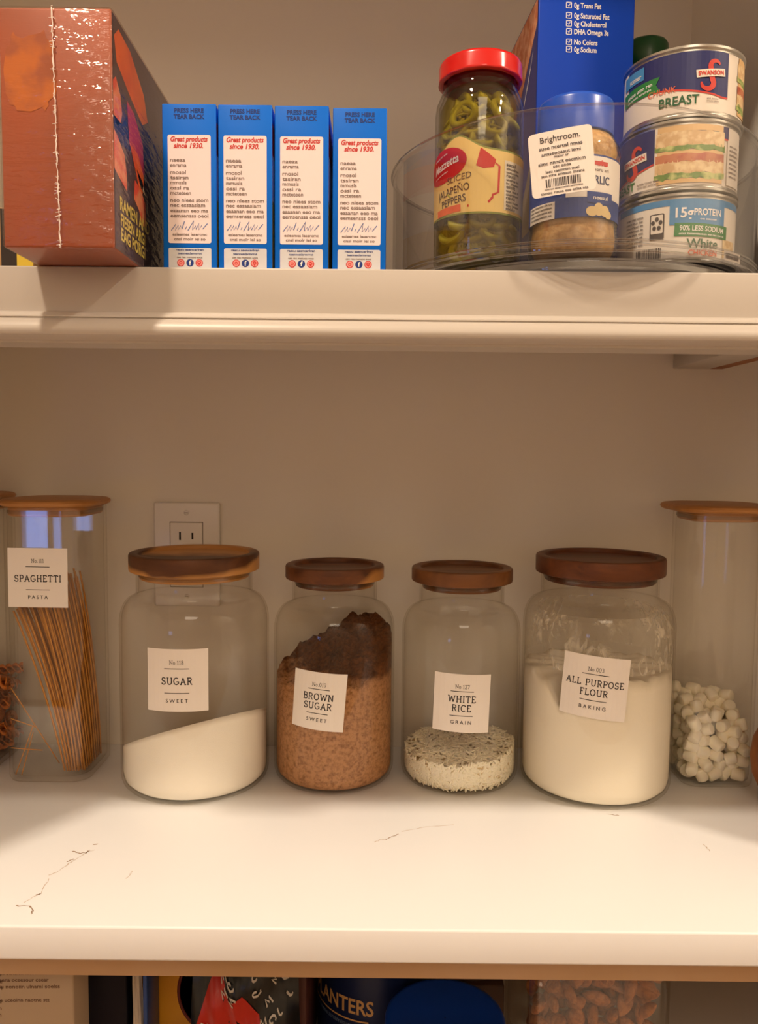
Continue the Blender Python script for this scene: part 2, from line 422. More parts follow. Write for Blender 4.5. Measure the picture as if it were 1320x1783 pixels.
b.box(WX0, WX1, -2.47, -2.42, WZ0, WZ0 + .03, M_TRIM); b.box(WX0, WX1, -2.47, -2.42, WZ1 - .03, WZ1, M_TRIM)
wn = struct(b, 'window_1')
b = MB(); b.box(WX0 + .03, WX1 - .03, -2.447, -2.443, WZ0 + .03, WZ1 - .03, clear('window_glass', (.95, .95, .95), (.8, .8, .8), .04)); b.build('pane', wn)

# ceiling downlights: trim ring, lens and the lamp itself
M_LENS = mat('downlight_lens', (1, 1, 1, 1), 0.5, emit=((1.0, 0.82, 0.62, 1), 4.0))
def downlight(spec, label):
    x, y, z, w = spec
    t = thing('ceiling_downlight', (x, y, ZCEIL), label, 'ceiling light', 'ceiling downlights')
    b = MB(); b.lathe([(.062, -.001), (.062, -.006), (.085, -.004), (.088, 0)], M_CEIL, 40); b.build('trim_ring', t)
    b = MB(); b.lathe([(.0, -.003), (.062, -.003)], M_LENS, 40); b.build('lens', t)
    l = bpy.data.lights.new('downlight_lamp', 'AREA'); l.shape = 'DISK'; l.size = 0.11; l.energy = w; l.color = LAMP_COLOR
    o = bpy.data.objects.new('downlight_lamp', l); COL.objects.link(o); o.parent = t; o.location = (0, 0, z - ZCEIL)
def panel(spec):  # square fill light, added to brighten the alcove from behind
    x, y, z, w, sd = spec
    t = thing('ceiling_fill_light', (x, y, ZCEIL), 'square fill light added on the ceiling behind the viewer, out of view', 'ceiling light')
    b = MB(); h = sd / 2
    for x0, x1, y0, y1 in ((-h - .03, h + .03, -h - .03, -h), (-h - .03, h + .03, h, h + .03), (-h - .03, -h, -h, h), (h, h + .03, -h, h)): b.box(x0, x1, y0, y1, -.035, 0, M_TRIM)
    b.build('fill_frame', t)
    b = MB(); b.box(-h, h, -h, h, -.022, -.02, mat('fill_diffuser', srgb(240, 236, 228), .5)); b.build('diffuser', t)
    l = bpy.data.lights.new('fill_lamp', 'AREA'); l.shape = 'SQUARE'; l.size = sd; l.energy = w; l.color = LAMP_COLOR
    o = bpy.data.objects.new('fill_lamp', l); COL.objects.link(o); o.parent = t; o.location = (0, 0, z - ZCEIL)
panel(FILL_PANEL)
downlight(LAMP_A, 'round ceiling downlight above and just left of the viewer')
downlight(LAMP_B, 'round ceiling downlight off to the right above the pantry front')

# ------------------------------------------------------------------ shelves and counter
def moulded_shelf(z, label, front=0.52):
    t = thing('pantry_shelf', (0, front, z), label, 'shelf')
    b = MB(); b.box(-AW, AW, 0.012, YB - front, -.012, 0, M_TRIM); b.build('shelf_board', t)
    b = MB(); b.box(-AW, AW, 0, .012, -.040, 0, M_TRIM, .0012, 2); b.build('fascia', t)
    prof = [(0, -.0283), (-.0040, -.0292), (-.0070, -.0308), (-.0084, -.0322), (-.0086, -.0330), (-.0076, -.0333), (-.0076, -.0338), (-.0100, -.0345), (-.0124, -.0362), (-.0142, -.0384), (-.0152, -.0408), (-.0152, -.0426),
            (-.0142, -.0446), (-.0122, -.0458), (-.0090, -.0466), (-.0062, -.0474), (-.0062, -.0490), (.004, -.0500), (.012, -.0500), (.012, -.040)]
    vs = []; k = len(prof)
    for x in (-AW, AW): vs += [(x, y, zz) for y, zz in prof]
    b = MB(); b.add(vs, [(i, i + 1, k + i + 1, k + i) for i in range(k - 1)] + [list(range(k)), list(range(2 * k - 1, k - 1, -1))], M_TRIM, True); b.build('edge_moulding', t, auto=28)
    return t
sh = moulded_shelf(ZS, 'white painted shelf with moulded front edge carrying the food boxes and turntable')
M_BROWN = mat('brown_strip', srgb(150, 96, 58), 0.7)  # plain brown for the strip along the cleat
b = MB(); b.box(.2985, .3364, 0.02, YB - .52, -.0285, -.012, M_TRIM, .0008); b.build('support_cleat', sh)
b = MB(); b.box(.3364, .349, 0.06, YB - .52 - .001, -.0285, -.012, M_BROWN); o = b.build('cleat_side_strip', sh); o['label'] = 'plain brown strip'
moulded_shelf(1.80, 'white painted shelf next above the boxes, over the top of the view')

t = thing('countertop', (0, .5034, ZC), 'white quartz counter slab with faint tan veins carrying the glass jars', 'countertop')
b = MB(); b.box(-AW, AW, 0, YB - .5034, -.0235, 0, M_QUARTZ, .0016, 3)
def zat(x, y): d = at(x, y, 1.0) - CAM; p = CAM + d * ((ZC - CAM.z) / d.z); return p.x, p.y - .5034
M_VEIN = mat('tan_vein', srgb(196, 176, 158), .35); M_VEIN2 = mat('brown_vein_fleck', srgb(150, 116, 84), .35); rg = random.Random(12)
top_ = lambda u, v, n: (u, v, n)
for pts, w_, m in (([(28, 1577), (52, 1578), (58, 1584), (54, 1592)], .0007, M_VEIN2), ([(64, 1558), (72, 1556)], .0009, M_VEIN2), ([(85, 1524), (100, 1518), (120, 1504), (140, 1492), (152, 1484), (165, 1480)], .0005, M_VEIN), ([(118, 1500), (128, 1496)], .0010, M_VEIN2), ([(126, 1482), (138, 1486), (150, 1485), (156, 1480)], .0008, M_VEIN2),
                   ([(162, 1471), (170, 1470)], .0010, M_VEIN2), ([(40, 1572), (70, 1556), (85, 1530)], .0004, M_VEIN), ([(672, 1462), (680, 1458), (694, 1452)], .0007, M_VEIN2), ([(652, 1466), (662, 1462), (672, 1462)], .0005, M_VEIN), ([(700, 1448), (740, 1440), (790, 1436)], .0004, M_VEIN), ([(220, 1530), (228, 1520), (230, 1516)], .0004, M_VEIN), ([(1225, 1470), (1236, 1482)], .0006, M_VEIN), ([(1060, 1418), (1078, 1420)], .0008, M_VEIN2)):
    q = [zat(*p) for p in pts]; fine = []
    for (x0, y0), (x1, y1) in zip(q, q[1:]):
        for i in range(5): fine.append((x0 + (x1 - x0) * i / 5 + rg.uniform(-1, 1) * .0007, y0 + (y1 - y0) * i / 5 + rg.uniform(-1, 1) * .0007))
    fine.append(q[-1]); b.stroke(fine, w_, top_, .00005, m, wf=lambda s_: .5 + abs(math.sin(9 * s_ + 1)))
b.build('slab', t)
b = MB(); M_PLY = mat('counter_plywood', srgb(196, 166, 136), .6, vary=(6, '#b8946c', .4, .7)); b.box(-AW, AW, .028, .045, -.0525, -.0235, M_PLY); b.box(-AW, AW, .045, YB - .5034, -.036, -.0235, M_PLY); b.build('apron', t)
t = thing('lower_shelf', (0, .54, ZL), 'shelf under the counter holding bags, cans and nut containers', 'shelf')
b = MB(); b.box(-AW, AW, 0, YB - .54, -.018, 0, M_TRIM); b.build('shelf_board', t)

# ------------------------------------------------------------------ wall outlet
p0 = at(268, 874, YB - .003); p1 = at(383, 874, YB - .003)
ox = (p0.x + p1.x) / 2; oz = p0.z - .054
t = thing('wall_outlet', (ox, YB, oz), 'white wall outlet plate half hidden behind the wooden lid of the sugar jar', 'outlet')
M_PLATE = mat('white_plastic_plate', srgb(224, 218, 212), 0.22, spec=0.6)
b = MB(); hw = (p1.x - p0.x) / 2
b.box(-hw, hw, -.006, 0, -.054, .054, M_PLATE, .0022, 3); b.build('wall_plate', t)
b = MB(); mp = on_front(0, -.006, 0)
M_SEAM = mat('outlet_seam', srgb(120, 108, 96), 0.6)
b.rect(-.0172, -.0340, .0172, .0340, mp, .0001, M_SEAM); b.box(-.0165, .0165, -.0072, -.005, -.0333, .0333, M_PLATE, .0006); b.build('receptacle', t)
M_HOLE = mat('socket_hole', srgb(28, 22, 20), 0.8)
for zc in (.0155, -.0185):
    for dx, hh in ((-.0064, .0042), (.0064, .0034)):
        b = MB(); b.box(dx - .0009, dx + .0009, -.0075, -.0071, zc - hh + .004, zc + hh + .004, M_HOLE); b.build('socket_slot', t)
    b = MB(); b.disc(0, zc - .0078, .0023, .0023, on_front(0, -.0074, 0), .0001, M_HOLE, 14); b.build('ground_hole', t)
for zc in (.0435, -.0435):
    b = MB(); b.lathe([(.0026, 0), (.0024, .0006), (0, .0008)], M_PLATE, 18); o = b.build('plate_screw', t); o.location = (0, -.0061, zc); o.rotation_euler = (PI / 2, 0, 0)
    b2 = MB(); b2.stroke([(-.0018, 0), (.0018, 0)], .0005, on_front(0, 0, 0), .0009, M_SEAM); s2 = b2.build('screw_slot', o); s2.rotation_euler = (-PI / 2, 0, 0)

# ------------------------------------------------------------------ round canisters on the counter
W_DARK = wood('acacia_dark', '#4a2814', '#7c4a26', 16)
W_MID = wood('acacia_mid', '#583218', '#86552c', 14)
W_RED = wood('acacia_red', '#4c2814', '#74401f', 20)
M_RING = clear('silicone_ring', (.8, .78, .74), (.5, .46, .42), .05, rough=.25)

def jar_outline(R, H, rn):
    """outer profile: rounded heel, straight wall, rounded shoulder, neck and lip"""
    sh_ = H - .018
    o = [(0, 0.0012), (R - .016, 0.0004), (R - .010, .0006), (R - .005, .0026), (R - .0018, .0062), (R - .0004, .0105), (R, .016)]
    o += [(R, .016 + (sh_ - .030 - .016) * i / 6) for i in range(1, 7)]
    for i in range(1, 9):
        a = rad(90 * i / 8); w_ = R - rn - .003
        o.append((R - w_ * (1 - math.cos(a)), sh_ - .030 + .024 * math.sin(a)))
    o += [(rn + .0012, sh_ - .0045), (rn, sh_ - .002), (rn, H - .003), (rn + .0008, H - .0012), (rn, H)]
    return o
def canister(x, Y, R, rn, rl, zlid, lidmat, label, cat, lt, lh):
    t = thing('glass_canister', (x, Y, ZC), label, cat, None)
    H = zlid - ZC - lt
    po = jar_outline(R, H, rn)
    th = .0017
    pi_ = [(max(r - th, 0), z if z > .02 else z + .0022 * max(0, 1 - z / .02)) for r, z in po][::-1]
    b = MB(); b.lathe(po + pi_, M_GLASS, 96); b.build('glass_body', t)
    b = MB()
    z0 = H; z1 = H + lt
    b.lathe([(0, z0 - .007), (rn - .0035, z0 - .007), (rn - .0028, z0 - .0062), (rn - .0028, z0), (rl - .0016, z0), (rl - .0004, z0 + .0006), (rl, z0 + .0018), (rl, z1 - .0022),
             (rl - .0006, z1 - .0007), (rl - .0020, z1), (rl - .0072, z1), (rl - .0084, z1 - .0008), (rl - .0092, z1 - .0034), (rl - .0102, z1 - .0040), (0, z1 - .0040)], lidmat, 96)
    lid = b.build('lid', t, auto=35)
    b = MB(); b.lathe([(rn - .0030, z0 - .0052), (rn - .0022, z0 - .0046), (rn - .0022, z0 - .0026), (rn - .0030, z0 - .002)], M_RING, 64); b.build('seal_ring', lid)
    def lim(z):
        for (r0, za), (r1, zb) in zip(po[6:], po[7:]):
            if za <= z <= zb: return r0 + (r1 - r0) * (z - za) / max(1e-6, zb - za) - th - .0008
        return R - th - .0004 if z < H * .6 else rn - th - .0008
    global LIM
    LIM = lim
    return t, H, R - th - .0006
def face(px, py, xc, yc, R):
    """where on a round jar a label seen at that photo pixel sits: (degrees round the jar, height)"""
    a = 0.0
    for _ in range(6): p = at(px, py, yc - R * math.cos(a)); a = math.asin(max(-1, min(1, (p.x - xc) / R)))
    return math.degrees(a), p.z - ZC
def sticker(t, mp, wd, ht, no, lines, foot, no_h=.0032):
    b = MB(); du = .004
    b.rect(-wd / 2, -ht / 2, wd / 2, ht / 2, mp, .0003, M_LABEL, du)
    n = .00042; M_GREY = M_INK
    slab_text(b, no, .0034, mp, 0, ht * .255, n, M_INK, .11, .06)
    for v in (ht * .185, -ht * .205) if len(lines) == 1 else (ht * .205, -ht * .215):
        b.rect(-wd * .20, v - .0003, wd * .20, v + .0003, mp, n, M_INK, du)
    if len(lines) == 1: slab_text(b, lines[0][0], lines[0][1], mp, 0, -.0035, n, M_INK)
    else:
        slab_text(b, lines[0][0], lines[0][1], mp, 0, ht * .02, n, M_INK); slab_text(b, lines[1][0], lines[1][1], mp, 0, -ht * .135, n, M_INK)
    b.text(foot, .0031, mp, 0, -ht * .355, n, M_INK, sp=1.55, bold=.012)
    return b.build('paper_label', t)

def powder(rin, zb, top, m, nr=10, na=72, heel=.012, rough_=0.0, seed=1, rows=10, lim=None):
    """loose filling of a round jar: heel, wall up to top(x, y), and the top surface"""
    rg = random.Random(seed); vs = []; fs = []
    def pt(r, a): return r * math.sin(a), -r * math.cos(a)
    rings = []
    for r, z in ((0, zb), (rin * .6, zb), (rin - heel, zb), (rin - heel * .45, zb + heel * .12), (rin - heel * .12, zb + heel * .45)):
        rings.append([(*pt(r, 2 * PI * i / na), z) for i in range(na)])
    for j in range(rows + 1):
        row = []
        for i in range(na):
            x, y = pt(rin, 2 * PI * i / na); zt = top(x, y); z = zb + heel + (zt - zb - heel) * j / rows
            row.append((x, y, z))
        rings.append(row)
    for j in range(1, nr + 1):
        r = rin * (1 - j / nr)
        row = []
        for i in range(na):
            x, y = pt(r, 2 * PI * i / na); row.append((x, y, top(x, y) + (rg.uniform(-1, 1) * rough_ if j < nr else 0)))
        rings.append(row)
    if lim:
        for rr in rings:
            for i, (x, y, z) in enumerate(rr):
                r = math.hypot(x, y); q = lim(z)
                if r > q: rr[i] = (x * q / r, y * q / r, z)
    for rr in rings: vs += rr
    for j in range(len(rings) - 1):
        for i in range(na):
            k = (i + 1) % na; fs.append((j * na + i, j * na + k, (j + 1) * na + k, (j + 1) * na + i))
    b = MB(); b.add(vs, fs, m, True); return b

# --- sugar
YJ = .7440; RL = .0684
xs = at(341, 1200, YJ).x
zl = at(341, 960, YJ).z
zb_ = zl - ZC - .0165 + .0028
W_TWO = wood('acacia_two_tone', '#452612', '#6e4222', 15, ((0.0, .185, -1.0, zb_ + .185 * .0595 - .006), '#c08a4e'))
t, H, ri = canister(xs, YJ, RL, .0530, .0595, zl, W_TWO, 'large glass canister of white sugar with two-tone wooden lid, before the outlet', 'jar', .0165, 0)
sticker(t, on_cyl(RL, *face(307.5, 1185, xs, YJ, RL)), .0535, .0545, 'No.118', [('SUGAR', .0058)], 'SWEET')
zf0 = at(215, 1292, YJ).z - ZC; zf1 = at(468, 1226, YJ).z - ZC
M_SUGAR = mat('white_sugar', srgb(250, 244, 232), 0.75, spec=0.3, bump=(1800, .12, 1))
def stop(x, y): return zf0 + (zf1 - zf0) * (x + ri) / (2 * ri) - .34 * (y + .0) - .004
o = powder(ri, .0036, stop, M_SUGAR, rough_=.0002).build('white_sugar', None, (xs, YJ, ZC)); tag(o, 'white sugar sloping up to the right inside the large canister', 'sugar', kind='stuff')

# --- brown sugar
YS = .7565; RS = .0572
xb = at(582, 1200, YS).x; zl = at(582, 981, YS).z
W_CORNER = wood('acacia_sap_corner', '#4c2a15', '#7a4724', 22, ((1.0, -.5, -.8, .8 * (zl - ZC - .0068) - .053), '#b27c42'))
t, H, ri = canister(xb, YS, RS, .0400, .0466, zl, W_CORNER, 'small glass canister of brown sugar with dark wooden lid, between white sugar and white rice', 'jar', .0135, 0)
sticker(t, tilted(on_cyl(RS, *face(553.5, 1221, xb, YS, RS)), -4.5), .0492, .0525, 'No.019', [('BROWN', .0056), ('SUGAR', .0056)], 'SWEET')
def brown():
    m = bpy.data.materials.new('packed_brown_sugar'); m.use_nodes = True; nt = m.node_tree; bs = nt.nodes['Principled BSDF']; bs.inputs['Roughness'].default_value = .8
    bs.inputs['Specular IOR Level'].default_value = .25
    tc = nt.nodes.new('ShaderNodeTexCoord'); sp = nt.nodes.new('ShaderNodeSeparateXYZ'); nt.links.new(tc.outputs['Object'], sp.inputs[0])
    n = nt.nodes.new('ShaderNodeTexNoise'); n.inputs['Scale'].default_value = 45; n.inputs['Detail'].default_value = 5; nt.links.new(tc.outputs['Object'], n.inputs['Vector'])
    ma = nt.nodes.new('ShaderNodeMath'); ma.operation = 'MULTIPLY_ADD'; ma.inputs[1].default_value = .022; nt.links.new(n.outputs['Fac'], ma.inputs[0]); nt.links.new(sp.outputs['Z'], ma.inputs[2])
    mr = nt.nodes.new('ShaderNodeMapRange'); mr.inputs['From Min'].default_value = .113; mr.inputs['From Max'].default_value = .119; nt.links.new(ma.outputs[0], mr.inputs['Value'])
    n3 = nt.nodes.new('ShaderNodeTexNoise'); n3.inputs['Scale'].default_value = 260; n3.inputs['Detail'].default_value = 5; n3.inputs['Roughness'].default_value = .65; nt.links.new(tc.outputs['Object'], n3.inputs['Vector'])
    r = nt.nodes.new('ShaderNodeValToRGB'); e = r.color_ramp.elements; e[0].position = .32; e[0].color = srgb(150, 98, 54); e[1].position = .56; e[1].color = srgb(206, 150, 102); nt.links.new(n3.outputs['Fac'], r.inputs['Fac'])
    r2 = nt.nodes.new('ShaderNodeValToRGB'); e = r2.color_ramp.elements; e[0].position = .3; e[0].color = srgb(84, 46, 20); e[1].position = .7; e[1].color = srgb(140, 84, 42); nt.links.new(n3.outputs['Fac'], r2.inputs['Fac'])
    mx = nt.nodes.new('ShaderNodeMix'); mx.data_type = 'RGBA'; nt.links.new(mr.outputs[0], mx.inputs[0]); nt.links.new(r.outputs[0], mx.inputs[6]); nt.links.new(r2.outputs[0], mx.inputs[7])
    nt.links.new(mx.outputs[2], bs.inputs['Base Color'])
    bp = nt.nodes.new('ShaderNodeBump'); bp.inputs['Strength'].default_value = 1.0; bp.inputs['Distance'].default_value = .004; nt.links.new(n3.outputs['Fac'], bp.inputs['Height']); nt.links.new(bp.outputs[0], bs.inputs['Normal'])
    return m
def btop(x, y):
    q = .5 + x / (2 * ri); back = .5 + y / (2 * ri)
    z = .097 + .003 * q + back * (.010 + .058 * q) + .0050 * noise.noise((x * 90, y * 90, 1.5)) + .0036 * noise.noise((x * 260, y * 260, 4.5))
    return z
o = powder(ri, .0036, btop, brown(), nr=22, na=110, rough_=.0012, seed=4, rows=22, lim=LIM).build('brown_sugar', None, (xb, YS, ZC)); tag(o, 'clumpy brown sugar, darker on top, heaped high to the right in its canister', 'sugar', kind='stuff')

# --- rice
xr = at(801, 1200, YS).x; zl = at(802, 986, YS).z
t, H, ri = canister(xr, YS, RS - .0012, .0400, .0477, zl, W_MID, 'small glass canister with a little white rice at the bottom and reddish wooden lid', 'jar', .0135, 0)
sticker(t, tilted(on_cyl(RS - .0012, *face(804, 1225, xr, YS, RS - .0012)), -2.0), .0515, .0528, 'No.127', [('WHITE', .0056), ('RICE', .0056)], 'GRAIN')
M_RICE = mat('rice_grain', srgb(252, 244, 222), 0.45, spec=.4, sss=.1)
def rtop(x, y): return .0320 + .07 * x + .045 * y + .0030 * noise.noise((x * 70, y * 70, 2.2)) + .0010 * math.sin(x * 150)
def rice():
    b = powder(ri - .0022, .0042, lambda x, y: rtop(x, y) - .0028, mat('rice_bed', srgb(214, 190, 144), .8, vary=(700, '#e2c89a', .35, .6), bump=(900, .8, 2)), rough_=.0005)
    rg = random.Random(11)
    def grain(c, ax, up):
        L = rg.uniform(.0034, .0046); w_ = .00108; ax = ax.normalized(); s1 = ax.orthogonal().normalized(); s2 = ax.cross(s1); vs = []; fs = []
        for j, (tt, rr) in enumerate(((-1, .0), (-.8, .62), (-.3, 1), (.3, 1), (.8, .62), (1, .0))):
            for k in range(5):
                a = 2 * PI * k / 5; vs.append(c + ax * L * tt + (s1 * math.cos(a) + s2 * math.sin(a)) * w_ * rr)
        for j in range(5):
            for k in range(5): fs.append((j * 5 + k, j * 5 + (k + 1) % 5, (j + 1) * 5 + (k + 1) % 5, (j + 1) * 5 + k))
        b.add(vs, fs, M_RICE, True)
    for _ in range(1150):                              # against the glass, front and sides
        a = rg.uniform(-2.0, 2.0); z = None; r0 = ri - .0022
        x, y = r0 * math.sin(a), -r0 * math.cos(a); zt = rtop(x, y)
        z = rg.uniform(.0056, zt)
        if z < .0145: q = (.0145 - z) / .0145; x *= 1 - .27 * q * q; y *= 1 - .27 * q * q
        tan = Vector((math.cos(a), math.sin(a), 0)); th = rg.gauss(0, .75)
        grain(Vector((x, y, z)), tan * math.cos(th) + Vector((0, 0, 1)) * math.sin(th), None)
    for _ in range(1250):                              # top of the heap
        a = rg.uniform(0, 2 * PI); r0 = (ri - .003) * math.sqrt(rg.random()); x, y = r0 * math.sin(a), -r0 * math.cos(a)
        d = Vector((rg.gauss(0, 1), rg.gauss(0, 1), rg.gauss(0, .25)))
        grain(Vector((x, y, rtop(x, y) - .0012 + rg.uniform(0, .0012))), d, None)
    return b
o = rice().build('white_rice', None, (xr, YS, ZC)); tag(o, 'shallow layer of long white rice grains in the small canister', 'rice', kind='stuff')

# --- flour
xf = at(1038, 1200, YJ).x; zl = at(1045, 966, YJ).z
t, H, ri = canister(xf, YJ, RL + .0008, .0535, .0588, zl, W_RED, 'large glass canister of white flour with plain dark wooden lid, flour clinging inside', 'jar', .0165, 0)
sticker(t, tilted(on_cyl(RL + .0008, *face(1035, 1197, xf, YJ, RL + .0008)), -4.5), .0565, .0545, 'No.003', [('ALL PURPOSE', .0053), ('FLOUR', .0053)], 'BAKING')
M_FLOUR = mat('white_flour', srgb(248, 240, 222), 0.85, spec=0.2, bump=(500, .06, 2))
ftz = at(1140, 1150, YJ).z - ZC
def ftop(x, y):
    a = math.atan2(x, -y); z = ftz - .004 - .30 * y * .12
    z -= .027 * math.exp(-((a + .72) / .16) ** 2) + .006 * math.exp(-((a + .95) / .3) ** 2)
    return z + .0016 * math.sin(a * 9 + 1) + .001 * math.sin(a * 23)
o = powder(ri, .0036, ftop, M_FLOUR, rough_=.0008, na=120).build('white_flour', None, (xf, YJ, ZC)); tag(o, 'white flour filling the large canister two thirds up', 'flour', kind='stuff')
def dust():
    m = bpy.data.materials.new('flour_film'); m.use_nodes = True; nt = m.node_tree
    for n in list(nt.nodes): nt.nodes.remove(n)
    out = nt.nodes.new('ShaderNodeOutputMaterial'); mix = nt.nodes.new('ShaderNodeMixShader'); tr = nt.nodes.new('ShaderNodeBsdfTransparent'); df = nt.nodes.new('ShaderNodeBsdfDiffuse')
    df.inputs['Color'].default_value = srgb(244, 236, 220)
    tc = nt.nodes.new('ShaderNodeTexCoord'); mp = nt.nodes.new('ShaderNodeMapping'); mp.inputs['Scale'].default_value = (1, 1, .5)
    n1 = nt.nodes.new('ShaderNodeTexNoise'); n1.inputs['Scale'].default_value = 95; n1.inputs['Detail'].default_value = 5; n1.inputs['Distortion'].default_value = 1.6
    n2 = nt.nodes.new('ShaderNodeTexNoise'); n2.inputs['Scale'].default_value = 17; n2.inputs['Detail'].default_value = 2
    nt.links.new(tc.outputs['Object'], mp.inputs[0]); nt.links.new(mp.outputs[0], n1.inputs['Vector']); nt.links.new(tc.outputs['Object'], n2.inputs['Vector'])
    r1 = nt.nodes.new('ShaderNodeMapRange'); r1.inputs['From Min'].default_value = .50; r1.inputs['From Max'].default_value = .64; nt.links.new(n1.outputs['Fac'], r1.inputs['Value'])
    r2 = nt.nodes.new('ShaderNodeMapRange'); r2.inputs['From Min'].default_value = .42; r2.inputs['From Max'].default_value = .62; nt.links.new(n2.outputs['Fac'], r2.inputs['Value'])
    mu = nt.nodes.new('ShaderNodeMath'); mu.operation = 'MULTIPLY'; nt.links.new(r1.outputs[0], mu.inputs[0]); nt.links.new(r2.outputs[0], mu.inputs[1])
    ma = nt.nodes.new('ShaderNodeMath'); ma.operation = 'MULTIPLY_ADD'; ma.inputs[1].default_value = .75; ma.inputs[2].default_value = .10; nt.links.new(mu.outputs[0], ma.inputs[0])
    nt.links.new(ma.outputs[0], mix.inputs[0]); nt.links.new(tr.outputs[0], mix.inputs[1]); nt.links.new(df.outputs[0], mix.inputs[2]); nt.links.new(mix.outputs[0], out.inputs['Surface'])
    return m
b = MB(); b.lathe([(ri - .0002, ftz + .003), (ri - .0002, H - .050), (ri - .003, H - .038), (ri - .008, H - .032)], dust(), 72); o = b.build('flour_film', None, (xf, YJ, ZC)); tag(o, 'thin smears of flour clinging to the inside of the flour canister', 'flour', kind='stuff')

# ------------------------------------------------------------------ square jars with bamboo lids
W_BAM = wood('bamboo', '#a8703a', '#c48c50', 10)
W_BAM2 = wood('bamboo_top', '#b0763c', '#cb955a', 8)
M_CLEAR = clear('square_jar_glass', (0.99, 0.987, 0.975), (0.90, 0.87, 0.82), 0.05, gmax=.38, power=5.0)
def square_jar(x, Y, h, hl, ztop, label, rotz=0.0, cr=.019, lcr=.03):
    t = thing('square_glass_jar', (x, Y, ZC), label, 'jar', None, rotz)
    H = ztop - ZC - .008
    b = MB()
    b.rsq([(h - .006, .0004, cr - .006), (h - .002, .001, cr - .003), (h, .004), (h, .010), (h, .012), (h, H - .002), (h, H), (h - .0011, H + .0006), (h - .0022, H), (h - .0022, H - .002), (h - .0022, .012), (h - .0022, .010), (h - .0026, .006), (h - .008, .0045, cr - .006)], M_CLEAR, cr, 10)
    n = [(h - .006, .0004, cr - .006)]; b.rsq([(h - .006, .0004, cr - .006), (.001, .0006, .0005)], M_CLEAR, cr, 10); b.rsq([(h - .008, .0045, cr - .006), (.001, .0045, .0005)], M_CLEAR, cr, 10)
    b.build('glass_body', t)
    b = MB()
    b.rsq([(.001, H - .008, .0005), (h - .0045, H - .008, cr), (h - .0030, H - .007, cr), (h - .0030, H + .0008, cr), (hl - .004, H + .001, lcr - .003), (hl - .0012, H + .0022, lcr - .001), (hl, H + .0044, lcr), (hl - .0006, H + .0062, lcr), (hl - .003, H + .0075, lcr - .002), (hl - .008, H + .008, lcr - .006), (.001, H + .008, .0005)], W_BAM, lcr, 10)
    lid = b.build('lid', t, auto=40)
    b = MB(); b.rsq([(h - .0030, H - .0058, cr), (h - .0024, H - .005, cr), (h - .0024, H - .003, cr), (h - .0030, H - .0022, cr)], M_RING, cr, 8); b.build('seal_ring', lid)
    return t, H
hs = .0397; xsp = -.3083; ysp = .7265 + hs
zt_sp = at(100, 866, ysp).z
t, H = square_jar(xsp, ysp, hs, .0455, zt_sp, 'tall square glass jar of spaghetti with bamboo lid, next to the large sugar canister')
p = at(66, 1006, ysp - hs); sticker(t, tilted(on_front(p.x - xsp, -hs, p.z - ZC), -.3), .0545, .0545, 'No.111', [('SPAGHETTI', .0056)], 'PASTA')
M_PASTA = mat('dry_spaghetti', srgb(214, 146, 52), 0.45, spec=.4, vary=(60, '#c8862e', .35, .65))
# strands lean from the front-right bottom corner up to the back left
rg = random.Random(3); bw = hs - .006
base_c = Vector((at(152, 1345, ysp - .02).x - xsp, -.020, .0075))
strand_me = []
def strand(p0, p1, bow, name_lab, grp, r=.00108):
    d = p1 - p0; m_ = (p0 + p1) / 2 + bow
    pts = [p0 * (1 - s) ** 2 + m_ * 2 * s * (1 - s) + p1 * s * s for s in [i / 8 for i in range(9)]]
    b = MB(); b.tube(pts, r, M_PASTA, 5); o = b.build('spaghetti_strand', None, (xsp, ysp, ZC)); tag(o, name_lab, 'pasta', grp)
def lim(v):
    x = max(-bw, min(bw, v.x)); y = max(-bw, min(bw, v.y)); c = .0195; k = bw - (c - .004)
    dx, dy = abs(x) - k, abs(y) - k
    if dx > 0 and dy > 0 and math.hypot(dx, dy) > c - .004:
        f = (c - .004) / math.hypot(dx, dy); x = math.copysign(k + dx * f, x); y = math.copysign(k + dy * f, y)
    return Vector((x, y, v.z))
for i in range(6):
    for j in range(20):
        u = (i + .5 * (j % 2)) / 5.5; w_ = j / 19
        p0 = Vector((.0178 + .0142 * u - (.004 if j in (0, 19) else 0) + rg.uniform(-.0003, .0003), -.0270 + .050 * w_ + rg.uniform(-.0003, .0003), .0078))
        p1 = Vector((-.0335 + .031 * u + .016 * w_ + rg.uniform(-.0011, .0011), -.0240 + .046 * w_ + rg.uniform(-.0005, .0005), .152 + .026 * u + .008 * w_ + rg.uniform(0, .012)))
        strand(lim(p0), lim(p1), Vector((.009 + rg.uniform(-.0008, .0008), 0, 0)), 'long dry spaghetti strand in the bundle standing in the tall square jar', 'standing spaghetti strands', .00098)
for a_, c_, lab in (((-.034, -.030, .088), (.006, -.02, .012), 'stray spaghetti strand crossing low from the left wall of its jar'), ((-.033, -.034, .060), (-.010, -.034, .052), 'short broken spaghetti piece high on the left of the jar front'),
               ((-.030, -.033, .006), (-.012, -.034, .054), 'broken spaghetti piece leaning steeply at the bottom left of the jar'), ((-.033, -.034, .032), (-.004, -.034, .030), 'short spaghetti piece lying level low in the jar'),
               ((-.024, -.034, .006), (-.014, -.03, .046), 'second broken spaghetti piece leaning beside the steep one in the jar')):
    strand(Vector(a_), Vector(c_), Vector((0, 0, 0)), lab, None, .00055)

